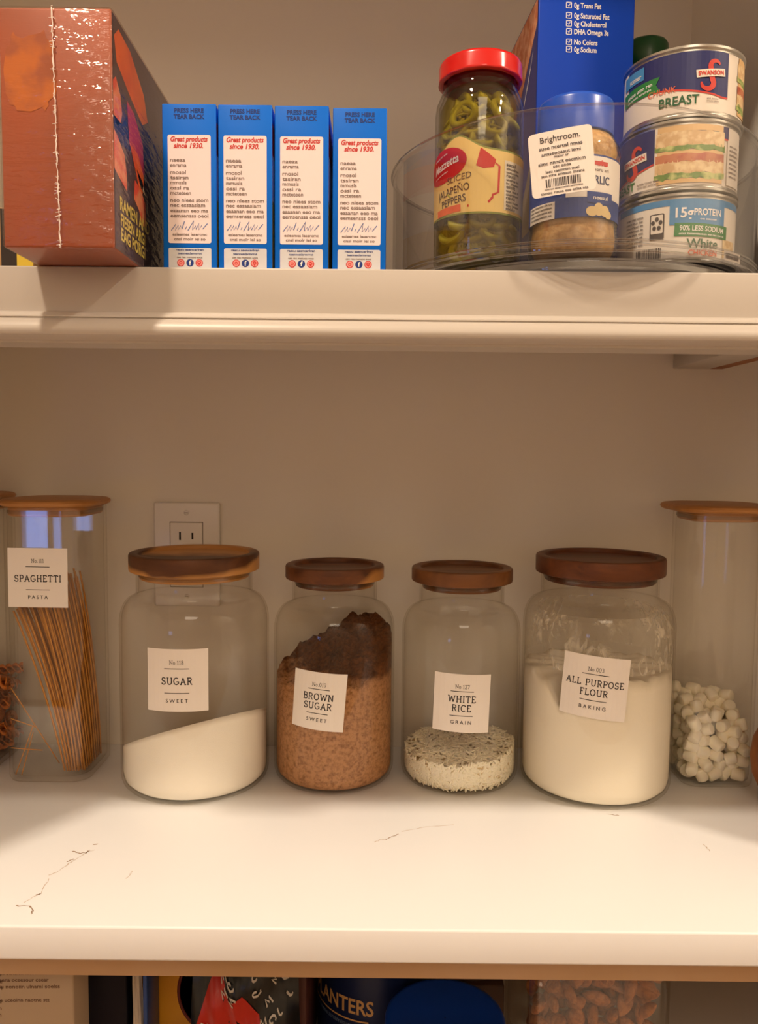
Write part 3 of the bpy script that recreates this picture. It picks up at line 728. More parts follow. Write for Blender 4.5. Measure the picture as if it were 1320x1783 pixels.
xrt = -.4075; yrt = .784; hr = .0400
t, H2 = square_jar(xrt, yrt, hr, .0440, at(20, 858, yrt).z, 'square glass jar of orange spiral pasta at the left edge, behind the spaghetti jar')
def settle(n, dia, hx, hy, z0, rg, zmax, tries=50, keep=None):
    """drops round-ish pieces into a box one by one, each at the lowest free spot found"""
    out = []
    for _ in range(n):
        best = None
        for _t in range(tries):
            x = rg.uniform(-hx, hx); y = rg.uniform(-hy, hy); z = z0
            for (a, b_, c) in out:
                d2 = dia * dia - (x - a) ** 2 - (y - b_) ** 2
                if d2 > 0: z = max(z, c + math.sqrt(d2))
            if best is None or z < best[2]: best = (x, y, z)
        if best[2] < zmax: out.append(best)
    return out
def rotini_mesh():
    b = MB(); m = mat('spiral_pasta', srgb(226, 132, 50), .55); N = 22; L = .030; vs = []; fs = []
    for k in range(3):
        o = len(vs)
        for i in range(N + 1):
            a = 2 * PI * k / 3 + i / N * 2 * PI * 1.6; z = (i / N - .5) * L
            vs += [(.0008 * math.cos(a + 1.2), .0008 * math.sin(a + 1.2), z), (.0058 * math.cos(a), .0058 * math.sin(a), z), (.0054 * math.cos(a + .55), .0054 * math.sin(a + .55), z + .0004)]
        for i in range(N):
            for j in range(2): fs.append((o + i * 3 + j, o + i * 3 + j + 1, o + i * 3 + j + 4, o + i * 3 + j + 3))
            fs.append((o + i * 3 + 2, o + i * 3, o + i * 3 + 3, o + i * 3 + 5))
    b.add(vs, fs, m, True); return b
ro = rotini_mesh().build('spiral_pasta'); tag(ro, 'orange spiral pasta piece in the square jar at the left edge', 'pasta', 'spiral pasta pieces')
first = True
for (x, y, z) in settle(130, .0135, hr - .010, hr - .010, .012, random.Random(5), .095, 24):
    if x < -.012: continue
    o = ro if first else ro.copy()
    if not first: COL.objects.link(o)
    first = False
    o.location = (xrt + x, yrt + y, ZC + z); o.rotation_euler = (rg.uniform(1.1, 2.0), rg.uniform(-.5, .5), rg.uniform(0, 6.3))

hm = .0345; ym = .7294 + hm; xm = at(1236, 1200, ym).x
t, H3 = square_jar(xm, ym, hm, .0470, at(1240, 876, ym).z, 'square glass jar of mini marshmallows with wide bamboo lid, right of the flour canister', cr=.017)
M_MARSH = mat('marshmallow', srgb(254, 246, 226), .8, spec=.2, sss=.15)
b = MB(); b.lathe([(0, -.0058), (.0042, -.0058), (.0050, -.0053), (.0054, -.0042), (.0056, 0), (.0054, .0042), (.0050, .0053), (.0042, .0058), (0, .0058)], M_MARSH, 18)
mo = b.build('mini_marshmallow'); tag(mo, 'small white marshmallow heaped in the square jar', 'marshmallow', 'mini marshmallows in the square jar')
first = True; rg = random.Random(9)
for (x, y, z) in settle(330, .0109, hm - .0086, hm - .0086, .0102, rg, .094, 24):
    if z > .060 + .5 * (y + .02) + .10 * -x or (-.016 < x < .014 and -.014 < y < .014 and z < .05): continue
    o = mo if first else mo.copy()
    if not first: COL.objects.link(o)
    first = False
    o.location = (xm + x, ym + y, ZC + z); o.rotation_euler = (rg.uniform(0, 3), rg.uniform(0, 3), rg.uniform(0, 6)); k = rg.uniform(.97, 1.1); o.scale = (k, k, k * rg.uniform(.92, 1.08))

# squash-like ribbed brown round thing at the right edge
xq = .3775; yq = .694
t = thing('small_squash', (xq, yq, ZC), 'round orange-brown squash with vertical streaks cut by the right edge, beside the marshmallow jar', 'squash')
def squash_m():
    m = wood('squash_skin', '#74401c', '#a8662c', 9); return m
b = MB(); pr = [(0.001, .004), (.012, .001), (.022, .003), (.033, .012), (.0395, .026), (.042, .042), (.040, .058), (.034, .072), (.023, .083), (.010, .086), (.004, .083), (.001, .082)]
b.lathe(pr, squash_m(), 60, wob=lambda a, z: .0010 * math.cos(10 * a) * (1 if .003 < z < .082 else 0)); b.build('flesh', t)
b = MB(); b.tube([(0, 0, .080), (.001, 0, .090), (.004, .001, .098)], .005, mat('squash_stalk', srgb(120, 92, 58), .8), 8, taper=lambda s: 1.2 - .5 * s); b.build('stalk', t)

# ------------------------------------------------------------------ upper shelf: shrink-wrapped noodle carton
RX0, RX1, RY0, RY1 = -.2186, -.1546, .4755, .632; RH = .1335
t = thing('noodle_carton', ((RX0 + RX1) / 2, (RY0 + RY1) / 2, ZS), 'tall rust-brown noodle carton in clear shrink wrap, overhanging the front of the upper shelf', 'box')
hx = (RX1 - RX0) / 2; hy = (RY1 - RY0) / 2
M_RUST = mat('rust_carton', srgb(176, 84, 48), .5, vary=(14, '#9c5036', .35, .7))
M_MAUVE = mat('dark_mauve_print', srgb(84, 62, 60), .5, vary=(30, '#5c4c52', .4, .65)); M_ORG = mat('orange_print', srgb(236, 104, 44), .5, vary=(40, '#d8552c', .4, .62))
M_GLOW = mat('amber_print', srgb(204, 108, 34), .5, vary=(70, '#aa5630', .38, .60)); M_NAVY = mat('navy_print', srgb(34, 46, 92), .5); M_PINK = mat('salmon_print', srgb(240, 150, 110), .5, vary=(90, '#e85a44', .4, .6))
M_CREAM = mat('cream_print', srgb(232, 200, 160), .5); M_MAG = mat('magenta_print', srgb(190, 60, 88), .5); M_YEL = mat('pale_yellow_print', srgb(232, 210, 104), .5)
b = MB(); b.box(-hx, hx, -hy, hy, 0.0004, RH, M_RUST, .0012, 2)
mp = on_front(0, -hy, 0); n = .00015
# square amber patch with ragged edges, upper left of the front
rg = random.Random(2); cx, cy = -.0145, .099
b.shape([(cx + .0135 * (1 + .16 * rg.uniform(-1, 1)) * c, cy + .0205 * (1 + .14 * rg.uniform(-1, 1)) * s_) for c, s_ in [(math.copysign(abs(math.cos(a)) ** .5, math.cos(a)), math.copysign(abs(math.sin(a)) ** .5, math.sin(a))) for a in [2 * PI * i / 36 for i in range(36)]]], mp, n, M_GLOW)
mp = on_right(hx, -hy, 0); W2 = 2 * hy
b.rect(.001, .001, W2 - .001, RH - .001, mp, n, M_MAUVE)
S = lambda pts, m, k: b.shape(pts, mp, n + .00008 * k, m)
S([(.004, .121), (.012, .128), (.034, .126), (.062, .112), (.070, .098), (.058, .092), (.030, .100), (.008, .108)], M_ORG, 1)
S([(.001, .095), (.006, .099), (.014, .092), (.017, .082), (.014, .076), (.008, .072), (.001, .076)], M_PINK, 1)
S([(.001, .076), (.016, .076), (.028, .086), (.046, .092), (.050, .074), (.030, .066), (.014, .064), (.001, .071)], M_NAVY, 1)
S([(.026, .094), (.040, .092), (.058, .080), (.062, .062), (.050, .060), (.030, .070)], M_MAG, 2)
S([(.030, .071), (.046, .070), (.060, .060), (.056, .048), (.048, .050), (.038, .062)], M_ORG, 3)
S([(.001, .068), (.008, .066), (.020, .060), (.024, .050), (.024, .040), (.016, .042), (.008, .044), (.001, .046)], M_PINK, 2)
S([(.040, .052), (.052, .050), (.062, .044), (.064, .030), (.056, .028), (.048, .036), (.038, .040)], M_PINK, 2)
S([(.044, .060), (.056, .056), (.062, .049), (.052, .051)], M_CREAM, 3)
b.text('RAMEN AND', .0075, mp, .010, .0255, n + .0003, M_YEL, 'L', bold=.02, sx=.95)
rg = random.Random(8)
b.text('FIESEN ARGI', .0066, mp, .0110, .0168, n + .0003, M_YEL, 'L', bold=.03, sx=.95); b.text('EAG PORGI', .0070, mp, .0115, .0082, n + .0003, M_YEL, 'L', bold=.03, sx=.95)
b.build('carton', t)
M_FILM = clear('shrink_film', (.98, .97, .96), (.85, .80, .76), .07, rough=.06, bump=(60, .75, (1.0, 1.0, 3.4)), gmax=.6)
b = MB(); b.box(-hx - .0009, hx + .0009, -hy - .0010, hy + .0009, .0001, RH + .0009, M_FILM, .0024, 3); o = b.build('shrink_wrap', t); o['label'] = 'clear glossy shrink film'
M_SEAM2 = mat('film_seam', srgb(238, 226, 220), .25)
rg = random.Random(6); pts = []
xseam = at(96, 220, RY0).x - (RX0 + RX1) / 2; nn = 70
for i in range(nn + 1):
    v = .0015 + (RH - .002) * i / nn; pts.append((xseam + .0022 * (1 - i / nn) ** 1.4 + .0004 * rg.uniform(-1, 1), -hy - .0014, v))
b = MB(); b.tube(pts, .00030, M_SEAM2, 6, taper=lambda s: .7 + 1.1 * abs(math.sin(s * 47)) * abs(math.sin(s * 17 + 1)))
for i in range(46):
    v = RH * rg.random() ** 1.6; w_ = rg.uniform(.0006, .0022); xx = xseam + .0022 * (1 - v / RH) ** 1.4
    b.tube([(xx - w_, -hy - .0014, v + rg.uniform(-.0006, .0006)), (xx + w_ * .6, -hy - .0013, v + rg.uniform(-.0012, .0012))], .00022, M_SEAM2, 4)
o = b.build('film_weld', t); o['label'] = 'white puckered weld line down the film'

# carton partly seen behind it
t = thing('snack_carton', (-.3135, .70, ZS), 'low tan, black and yellow carton peeking out left of the noodle carton', 'box')
b = MB(); b.box(-.036, .036, -.045, .07, .0003, .075, mat('tan_carton', srgb(176, 138, 92), .6), .001); mp = on_front(0, -.045, 0)
b.rect(.010, .001, .0225, .074, mp, .0001, mat('dark_band', srgb(44, 34, 30), .5)); b.rect(.0225, .001, .0355, .074, mp, .0001, mat('yellow_band', srgb(226, 196, 62), .5)); b.build('carton', t)

# unseen bag added left on the shelf, shaped to cast the counter shadow
t = thing('shadow_bag', (-.351, .496, ZS), 'unseen tan bag added at the left of the upper shelf to shadow the counter', 'bag', None, rad(56))
b = MB(); k = 16; vs = []; fs = []
for sd in (-1, 1):
    o_ = len(vs)
    for j in range(k + 1):
        for i in range(k + 1):
            u, v = i / k * 2 - 1, j / k * 2 - 1; th_ = max(0, (1 - abs(u) ** 3)) * max(0, 1 - abs(v) ** 4)
            vs.append((.088 * u, .054 * v, .012 + sd * .0115 * th_ ** .6 + .0004 * sd))
    for j in range(k):
        for i in range(k):
            q = (o_ + j * (k + 1) + i, o_ + j * (k + 1) + i + 1, o_ + (j + 1) * (k + 1) + i + 1, o_ + (j + 1) * (k + 1) + i); fs.append(q if sd > 0 else q[::-1])
b.add(vs, fs, mat('tan_bag_film', srgb(196, 160, 110), .45), True); b.build('bag_film', t)

# ------------------------------------------------------------------ four blue mix boxes
M_BLUE = mat('bright_blue_carton', srgb(0, 108, 224), .45, spec=.18); M_DBLUE = mat('dark_blue_print', srgb(8, 48, 128), .5)
M_PANEL = mat('pinkish_white_panel', srgb(244, 230, 232), .5); M_RED = mat('red_print', srgb(206, 46, 44), .5); M_GREYP = mat('grey_print', srgb(128, 112, 108), .55)
M_SIGN = mat('ink_blue_signature', srgb(92, 118, 178), .55); M_WHITE = mat('white_print', srgb(245, 242, 240), .5); M_YBAND = mat('yellow_print', srgb(226, 186, 70), .5)
M_PALE = mat('pale_grey_panel', srgb(214, 216, 222), .5)
def mix_box():
    w_, d, h = .0343, .088, .1030; hw = w_ / 2
    t = thing('baking_mix_box', (0, 0, 0), '', 'box', 'blue baking mix boxes in a row')
    b = MB(); b.box(-hw, hw, -d / 2, d / 2, .0003, h, M_BLUE, .0007, 2)
    mp = on_front(0, -d / 2, 0); n = .00012; q = n + .0001
    b.text('PRESS HERE', .0025, mp, 0, .0975, n, M_DBLUE, bold=.03); b.text('TEAR BACK', .0025, mp, 0, .0938, n, M_DBLUE, bold=.03)
    b.rect(-.0137, .0165, .0137, .0838, mp, n, M_PANEL, r=.0012)
    b.text('Great products', .0030, mp, 0, .0797, q, M_RED, shear=.22, bold=.03, sx=.86); b.text('since 1930.', .0030, mp, -.0005, .0757, q, M_RED, shear=.22, bold=.03, sx=.95)
    rg = random.Random(31)
    for v, e in ((.0672, -.0025), (.0640, -.0018), (.0596, -.0022), (.0563, -.0006), (.0532, -.0018), (.0499, -.0002), (.0467, .0010)):
        b.bars(-.0122, e, v, .0021, mp, q, M_GREYP, rg)
    for v, e in ((.0423, .0120), (.0392, .0100), (.0358, .0118), (.0326, .0120)): b.bars(-.0122, e, v, .0021, mp, q, M_GREYP, rg)
    for v, u in ((.0212, .011), (.0183, .010)): b.bars(-u, u, v, .0016, mp, q, M_GREYP, rg)
    for u0, pts in ((-.0118, [(0, .0), (.003, .004), (.0025, 0), (.0045, .0035), (.0045, .0005), (.006, .003), (.0068, .001), (.0085, .0058)]), (-.0012, [(0, 0), (.0038, .0062), (.003, .0005), (.005, .003), (.0052, .0008), (.0072, .0045), (.007, .0005), (.009, .0035), (.0095, .001), (.0125, .0045)])):
        b.stroke([(u0 + u, .0244 + v) for u, v in pts], .00055, mp, q, M_SIGN)
    b.stroke([(-.0028, .0252), (-.002, .027)], .0004, mp, q, M_SIGN)
    b.rect(-.0137, .0003, .0137, .0136, mp, n, M_PALE, r=.0010)
    b.bars(-.0090, .0088, .0118, .0013, mp, q, M_DBLUE, rg); b.bars(-.0078, .0076, .0095, .0012, mp, q, M_DBLUE, rg); b.bars(-.0085, .0080, .0072, .0011, mp, q, M_GREYP, rg)
    for u, m, in ((-.0059, M_RED), (0, M_DBLUE), (.0059, M_RED)):
        b.disc(u, .0042, .0024, .0024, mp, q, m, 22)
        if u: b.disc(u, .0042, .0019, .0019, mp, q + .00008, mat('pink_print', srgb(240, 150, 146), .5), 20)
    ring = lambda u, v, r, w2, m, k: b.stroke([(u + r * math.cos(2 * PI * i / 16), v + r * math.sin(2 * PI * i / 16)) for i in range(17)], w2, mp, q + k, m)
    ring(-.0059, .0042, .0008, .0004, M_RED, .00016); b.rect(-.0074, .0028, -.0070, .0032, mp, q + .00016, M_RED)
    b.text('f', .0028, mp, .0001, .0028, q + .00012, M_WHITE, bold=.03)
    ring(.0059, .0044, .0009, .0006, M_RED, .00016); b.rect(.0056, .0026, .0062, .0042, mp, q + .00016, M_RED)
    for u in (-.0059, 0, .0059): b.bars(u - .002, u + .002, .0006, .0008, mp, q, M_GREYP, rg)
    # bands on the right-hand side
    mp = on_right(hw, -d / 2, 0); b.rect(.001, .072, d - .001, .092, mp, n, M_RED); b.rect(.001, .044, d - .001, .072, mp, n, M_WHITE); b.rect(.001, .001, d - .001, .044, mp, n, M_YBAND)
    b.build('carton', t)
    return t
mb0 = mix_box()
labs = ['blue baking mix box touching the noodle carton, its top left corner in shade', 'blue baking mix box second from the noodle carton', 'blue baking mix box third from the noodle carton, second from the turntable', 'blue baking mix box standing beside the clear turntable, end of the row']
xc = [.5 * (a + c) for a, c in ((-.1400, -.1058), (-.1044, -.0703), (-.0690, -.0338), (-.0314, .0025))]
for i in range(4):
    o = mb0 if i == 0 else copy_tree(mb0)
    o.location = (xc[i], .527 + .044, ZS); o.scale = (1, 1, (1.0, .998, .995, .985)[i]); o['label'] = labs[i]

# ------------------------------------------------------------------ clear turntable
TX, TY, TR = .1437, .6405, .1362
t = thing('turntable', (TX, TY, ZS), 'round clear plastic turntable with tall wall holding jars, cans and a blue box', 'turntable')
M_ACR = clear('clear_acrylic', (.98, .98, .982), (.72, .71, .73), .05, gmax=.8, power=3.5)
M_ACE = clear('acrylic_edge', (.88, .88, .90), (.42, .40, .42), .22, gmax=.85, power=2.0, rough=.05)
b = MB(); b.lathe([(.100, .0004), (TR - .010, .0004), (TR - .0085, .0015), (TR - .0085, .0048), (TR - .011, .0058), (TR - .011, .0072), (.100, .0072), (.100, .0004)], M_ACE, 120); b.build('base_ring', t, auto=30)
b = MB()
b.lathe([(.001, .0080), (TR - .006, .0080), (TR - .0022, .0086), (TR - .0006, .0100), (TR, .0122), (TR, .0150), (TR - .0012, .0165), (TR - .0012, .0930), (TR, .0942), (TR, .0962), (TR - .0010, .0972), (TR - .0026, .0970),
         (TR - .0034, .0955), (TR - .0034, .0150), (TR - .006, .0120), (TR - .010, .0112), (.001, .0112)], M_ACR, 140)
for zz, rr in ((.0092, .0002), (.0132, .0006), (.0158, .0003), (.0960, .0005)): b.lathe([(TR + rr - .0006, zz - .0009), (TR + rr, zz - .0006), (TR + rr + .0003, zz), (TR + rr, zz + .0006), (TR + rr - .0006, zz + .0009)], M_ACE, 140)
b.build('tray', t, auto=30)
TF = .0114                                                     # tray floor above shelf
M_DOT = mat('charcoal_print', srgb(70, 62, 64), .55)
c0 = at(981, 277, TY - TR); mpz = c0.z - ZS
mp = tilted(on_cyl(TR, math.degrees(math.asin((c0.x - TX) / TR)), mpz), 6.0)
b = MB(); du = .005; n = .0003; b.rect(-.0193, -.0195, .0193, .0195, mp, n, mat('white_sticker', srgb(246, 238, 232), .5), du, r=.0028); n2 = n + .0002; rg = random.Random(17)
b.text('Brightroom.', .0034, mp, 0, .0130, n2, M_DOT, bold=.012)
for v, u, h in ((.0086, .0130, .0019), (.0050, .0118, .0018), (.0030, .0045, .0014), (-.0006, .0142, .0019), (-.0030, .0054, .0016), (-.0056, .0100, .0015), (-.0079, .0130, .0015)): b.bars(-u, u, v, h, mp, n2, M_DOT, rg)
u = -.0105
while u < .0105:
    w_ = rg.choice((.0003, .0005, .0008)); b.rect(u, -.0142, u + w_, -.0092, mp, n2, M_DOT); u += w_ + rg.choice((.0003, .0004, .0007))
b.bars(-.0115, .0115, -.0158, .0010, mp, n2, M_DOT, rg, gap=.8); b.bars(-.0140, .0145, -.0183, .0014, mp, n2, M_DOT, rg)
o = b.build('price_sticker', t); o['label'] = 'white sticker with barcode on the turntable wall'
b = MB(); mp = on_cyl(TR, 38, .0125); b.rect(-.010, -.003, .010, .003, mp, .0004, mat('grey_sticker', srgb(168, 160, 152), .5), .004); rg = random.Random(3)
u = -.008
while u < .008:
    w_ = rg.choice((.0004, .0007)); b.rect(u, -.0018, u + w_, .0018, mp, .0006, M_DOT); u += w_ + .0006
b.build('barcode_label', t)

# --- pickled pepper jar
PX, PY, PR = at(834, 260, .5825).x, .5825, .0308; PH = at(836, 80, PY - .028).z - ZS - TF
t = thing('pickle_jar', (PX, PY, ZS + TF), 'glass jar of sliced green peppers with red lid and yellow label in the turntable', 'jar')
M_PGLASS = clear('pickle_glass', (.97, .975, .94), (.45, .45, .33), .05, gmax=.8)
hb = PH - .0125
b = MB(); b.lathe([(.0005, .001), (PR - .006, .0004), (PR - .002, .002), (PR, .006), (PR, hb - .022), (PR - .0008, hb - .016), (PR - .0035, hb - .0095), (PR - .0052, hb - .006), (PR - .0052, hb + .006), (PR - .0075, hb + .006), (PR - .0075, hb - .006), (PR - .0055, hb - .010), (PR - .0022, hb - .018), (PR - .0018, .007), (PR - .006, .004), (.0005, .004)], M_PGLASS, 72); b.build('glass_body', t)
M_RLID = mat('glossy_red_lid', srgb(214, 26, 24), .22, spec=.6, coat=.3)
b = MB(); rl = .0288; z1 = PH
b.lathe([(rl - .003, hb - .0012), (rl, hb - .0010), (rl + .0003, hb), (rl, hb + .001), (rl, z1 - .0030), (rl - .0006, z1 - .0012), (rl - .002, z1 - .0002), (rl - .004, z1), (rl - .006, z1 - .0006), (.0005, z1 - .0006)], M_RLID, 72, wob=lambda a, z: (.00025 * math.cos(14 * a) if z < z1 - .004 else 0)); b.build('lid', t)
# label with arched top edge; view comes from the left of it
b = MB(); LR = PR + .0001; mp = on_cyl(LR, -8, 0); du = .003; rg = random.Random(21)
M_LY = mat('mustard_label', srgb(232, 200, 120), .5); M_LG = mat('olive_label_edge', srgb(128, 136, 52), .5); M_LRED = mat('label_red', srgb(196, 30, 30), .45)
M_BRN = mat('label_brown', srgb(82, 52, 28), .5)
lz0, lz1 = .034, .078
arch = lambda u: lz1 - .004 + .010 * math.exp(-((u + .014) / .013) ** 2)
top = [(-.062 + .124 * i / 40, arch(-.062 + .124 * i / 40)) for i in range(41)]
b.shape([(-.062, lz0 - .0012), (.062, lz0 - .0012)] + [(u, v + .0012) for u, v in top[::-1]], mp, .0001, M_LG, du)
b.shape([(-.062, lz0), (.062, lz0)] + top[::-1], mp, .0002, M_LY, du)
fr = [(-.052, lz0 + .0085), (-.034, lz0 + .004), (-.006, lz0 + .004), (.008, lz0 + .0065), (.0105, lz0 + .0095), (.0105, lz0 + .011), (.0145, lz0 + .013), (.0150, lz0 + .030), (.0105, lz0 + .0325)]
b.stroke(fr, .0016, mp, .0003, M_LRED)
b.shape([(-.001, lz0 + .030), (.004, lz0 + .028), (.011, lz0 + .029), (.0125, lz0 + .034), (.007, lz0 + .038), (.002, lz0 + .0415)], mp, .0003, M_LRED, du)
b.disc(-.0165, lz0 + .036, .019, .0112, tilted(mp, 8), .0004, M_LRED, 36, du)
tm = tilted(mp, 12); b.text('Mezzetta', .0052, tm, -.010, lz0 + .0352, .0006, M_WHITE, shear=.35, bold=.02, sx=.85); b.bars(-.020, -.006, lz0 + .0435, .0012, tm, .0006, M_WHITE, rg); b.bars(-.022, -.008, lz0 + .0318, .0009, tm, .0006, M_WHITE, rg)
tm = tilted(mp, 7)
b.text('SLICED', .0040, tm, -.0060, lz0 + .0225, .0005, M_BRN, shear=.15, sx=1.0); b.text('JALAPEÑO', .0047, tm, -.0120, lz0 + .0150, .0005, M_BRN, bold=.008, sx=.80); b.text('PEPPERS', .0047, tm, -.0118, lz0 + .0082, .0005, M_BRN, bold=.008, sx=.80)
b.rect(-.030, lz0 + .0016, -.0090, lz0 + .0062, tilted(mp, 3), .0005, M_ORG, du)
b.rect(.0190, lz0 + .002, .060, lz0 + .0345, mp, .0003, mat('label_pale', srgb(226, 214, 190), .5), du)
for i in range(13): b.bars(.0205, .033 if i % 3 else .029, lz0 + .031 - i * .0024, .0015 if i % 3 else .002, mp, .0005, M_DOT, rg)
o = b.build('paper_label', t); o['label'] = 'yellow and red paper label'
M_BRINE = clear('pepper_brine', (.80, .74, .34), (.55, .48, .16), .03, gmax=.3)
b = MB(); b.lathe([(.0005, .0046), (PR - .008, .0048), (PR - .0032, .0085), (PR - .0032, hb - .0200), (PR - .0075, hb - .0108), (PR - .0100, hb - .0065), (.0005, hb - .0065)], M_BRINE, 60); o = b.build('pickle_brine', None, (PX, PY, ZS + TF)); tag(o, 'yellow-green brine filling the pepper jar', 'brine', kind='stuff')
def slice_mesh():
    b = MB(); m = mat('pepper_flesh', srgb(178, 172, 58), .4, spec=.5, vary=(120, '#a8a02e', .35, .65)); m2 = mat('pepper_skin', srgb(92, 100, 18), .35)
    k = 26; vs = []; fs = []
    sec = [(.0098, -.0024), (.0104, 0), (.0098, .0024), (.0064, .0020), (.0058, 0), (.0064, -.0020)]
    for i in range(k):
        a = 2 * PI * i / k; w_ = 1 + .08 * math.cos(3 * a)
        for r, z in sec: vs.append((r * w_ * math.cos(a), r * w_ * .9 * math.sin(a), z + .0009 * math.sin(2 * a)))
    for i in range(k):
        for j in range(6): fs.append((i * 6 + j, ((i + 1) % k) * 6 + j, ((i + 1) % k) * 6 + (j + 1) % 6, i * 6 + (j + 1) % 6))
    b.add(vs, fs, m, True)
    b.tube([(-.0060, 0, 0), (0, .0006, 0), (.0060, 0, 0)], .0009, m, 6); b.tube([(0, 0, 0), (.0005, .0052, 0)], .0009, m, 6)
    for i in range(5): 
        a = 1.2 * i; b.lathe([(0, -.0012), (.0011, 0), (0, .0012)], mat('pepper_seed', srgb(206, 190, 120), .5), 8, cx=.0032 * math.cos(a), cy=.0032 * math.sin(a))
    return b
sm = slice_mesh().build('pepper_slice'); tag(sm, 'olive green pepper ring pressed inside the red-lidded jar', 'pepper slice', 'pickled pepper slices')
rg = random.Random(13); first = True
for j in range(13):
    for i in range(10):
        a = 2 * PI * (i + .5 * (j % 2)) / 10; rr = PR - .0090 + rg.uniform(-.0040, .001); z = .014 + j * .0088 + rg.uniform(-.002, .002)
        if z > hb - .016: continue
        if math.cos(a) < -.2: continue
        if z > hb - .026: rr -= .004
        o = sm if first else sm.copy()
        if not first: COL.objects.link(o)
        first = False
        o.location = (PX + rr * math.sin(a), PY - rr * math.cos(a), ZS + TF + z); o.rotation_euler = (rg.uniform(.7, 1.5), rg.uniform(-.35, .35), a + rg.uniform(-.4, .4)); k = rg.uniform(.9, 1.1); o.scale = (k, k, k)

# --- minced garlic jar
GX, GY, GR = at(1000, 300, .5645).x, .5645, .0305; GH = at(1005, 154, GY - .026).z - ZS - TF
t = thing('garlic_jar', (GX, GY, ZS + TF), 'clear jar of minced garlic with blue lid, behind the white sticker of the turntable', 'jar')
M_PET = clear('clear_plastic_jar', (.98, .975, .96), (.7, .62, .5), .05)
hl_ = .0235; z0 = GH - hl_
gp = [(.0005, .0015), (GR - .007, .0006), (GR - .003, .003), (GR - .0006, .008), (GR, .014), (GR - .0008, .022), (GR - .0012, .027), (GR - .0012, z0 - .018), (GR, z0 - .014), (GR - .001, z0 - .008), (GR - .004, z0 - .003), (GR - .0062, z0), (GR - .0062, z0 + .012)]
b = MB(); b.lathe(gp + [(max(r - .0010, .0004), z + (.0010 if z < .012 else 0)) for r, z in gp[::-1]], M_PET, 72); b.build('plastic_body', t)
def garlic():
    m = mat('minced_garlic_bits', srgb(204, 152, 84), .5, spec=.5, vary=(210, '#e8ba78', .36, .62), bump=(260, .6, 3)); return m
b = MB(); b.lathe([(max(r - .0025, .0004), z + .0026) for r, z in gp[:-1]] + [(.0005, z0 - .001)], garlic(), 64); o = b.build('minced_garlic', None, (GX, GY, ZS + TF)); tag(o, 'tan minced garlic filling the blue-lidded jar', 'garlic', kind='stuff')
M_BLID = mat('blue_plastic_lid', srgb(36, 88, 204), .28, spec=.55)
b = MB(); rl = .0252
b.lathe([(rl - .002, z0 - .0002), (rl, z0), (rl, z0 + .001), (rl, GH - .0030), (rl - .0008, GH - .0010), (rl - .0024, GH), (.0005, GH)], M_BLID, 120, wob=lambda a, z: (.00022 * math.cos(60 * a) if z < GH - .003 else 0)); b.build('lid', t)
b = MB(); LR = GR - .0010; va = -math.degrees(math.atan2(GX, GY)); mp = on_cyl(LR, va, 0); du = .003; rg = random.Random(5)
M_GW = mat('jar_label_white', srgb(240, 234, 226), .5); M_GB = mat('jar_label_blue', srgb(26, 64, 146), .45)
lz = .0265; lh = z0 - .0185 - lz
b.rect(-.07, lz, .07, lz + lh, mp, .0002, M_GB, du); b.rect(-.005, lz + .0125, .055, lz + lh - .0012, mp, .0004, M_GW, du)
b.bars(.0135, .0230, lz + lh - .0070, .0034, mp, .0005, M_RED, rg, dens=1); b.rect(.0130, lz + lh - .0066, .0232, lz + lh - .0042, mp, .0005, M_RED, du); b.bars(.0125, .0240, lz + lh - .0105, .0018, mp, .0005, M_GREYP, rg)
b.text('GARLIC', .0050, mp, .0150, lz + lh - .0185, .0005, mat('navy_ink', srgb(22, 36, 92), .5), bold=.02, sx=.8)
b.shape([(.0085, lz + .0095), (.018, lz + .0080), (.028, lz + .0095), (.028, lz + .0160), (.0085, lz + .0160)], mp, .0006, M_GB, du); b.bars(.0125, .0235, lz + .0112, .0022, mp, .0008, M_WHITE, rg)
M_CLOVE = mat('clove_print', srgb(232, 206, 150), .5)
for u, v, a_, r_ in ((.0120, .0035, .004, .0032), (.0168, .0050, .0036, .0042), (.0215, .0042, .0038, .0036), (.0245, .0022, .003, .0026)): b.disc(u, lz + v, a_, r_, mp, .0007, M_CLOVE, 20, du)
b.rect(-.036, lz, -.012, lz + .011, mp, .0005, M_GW, du)
for i in range(4): b.bars(-.034, -.014, lz + .009 - i * .0024, .0013, mp, .0007, M_DOT, rg)
o = b.build('paper_label', t); o['label'] = 'blue and white label with garlic cloves'

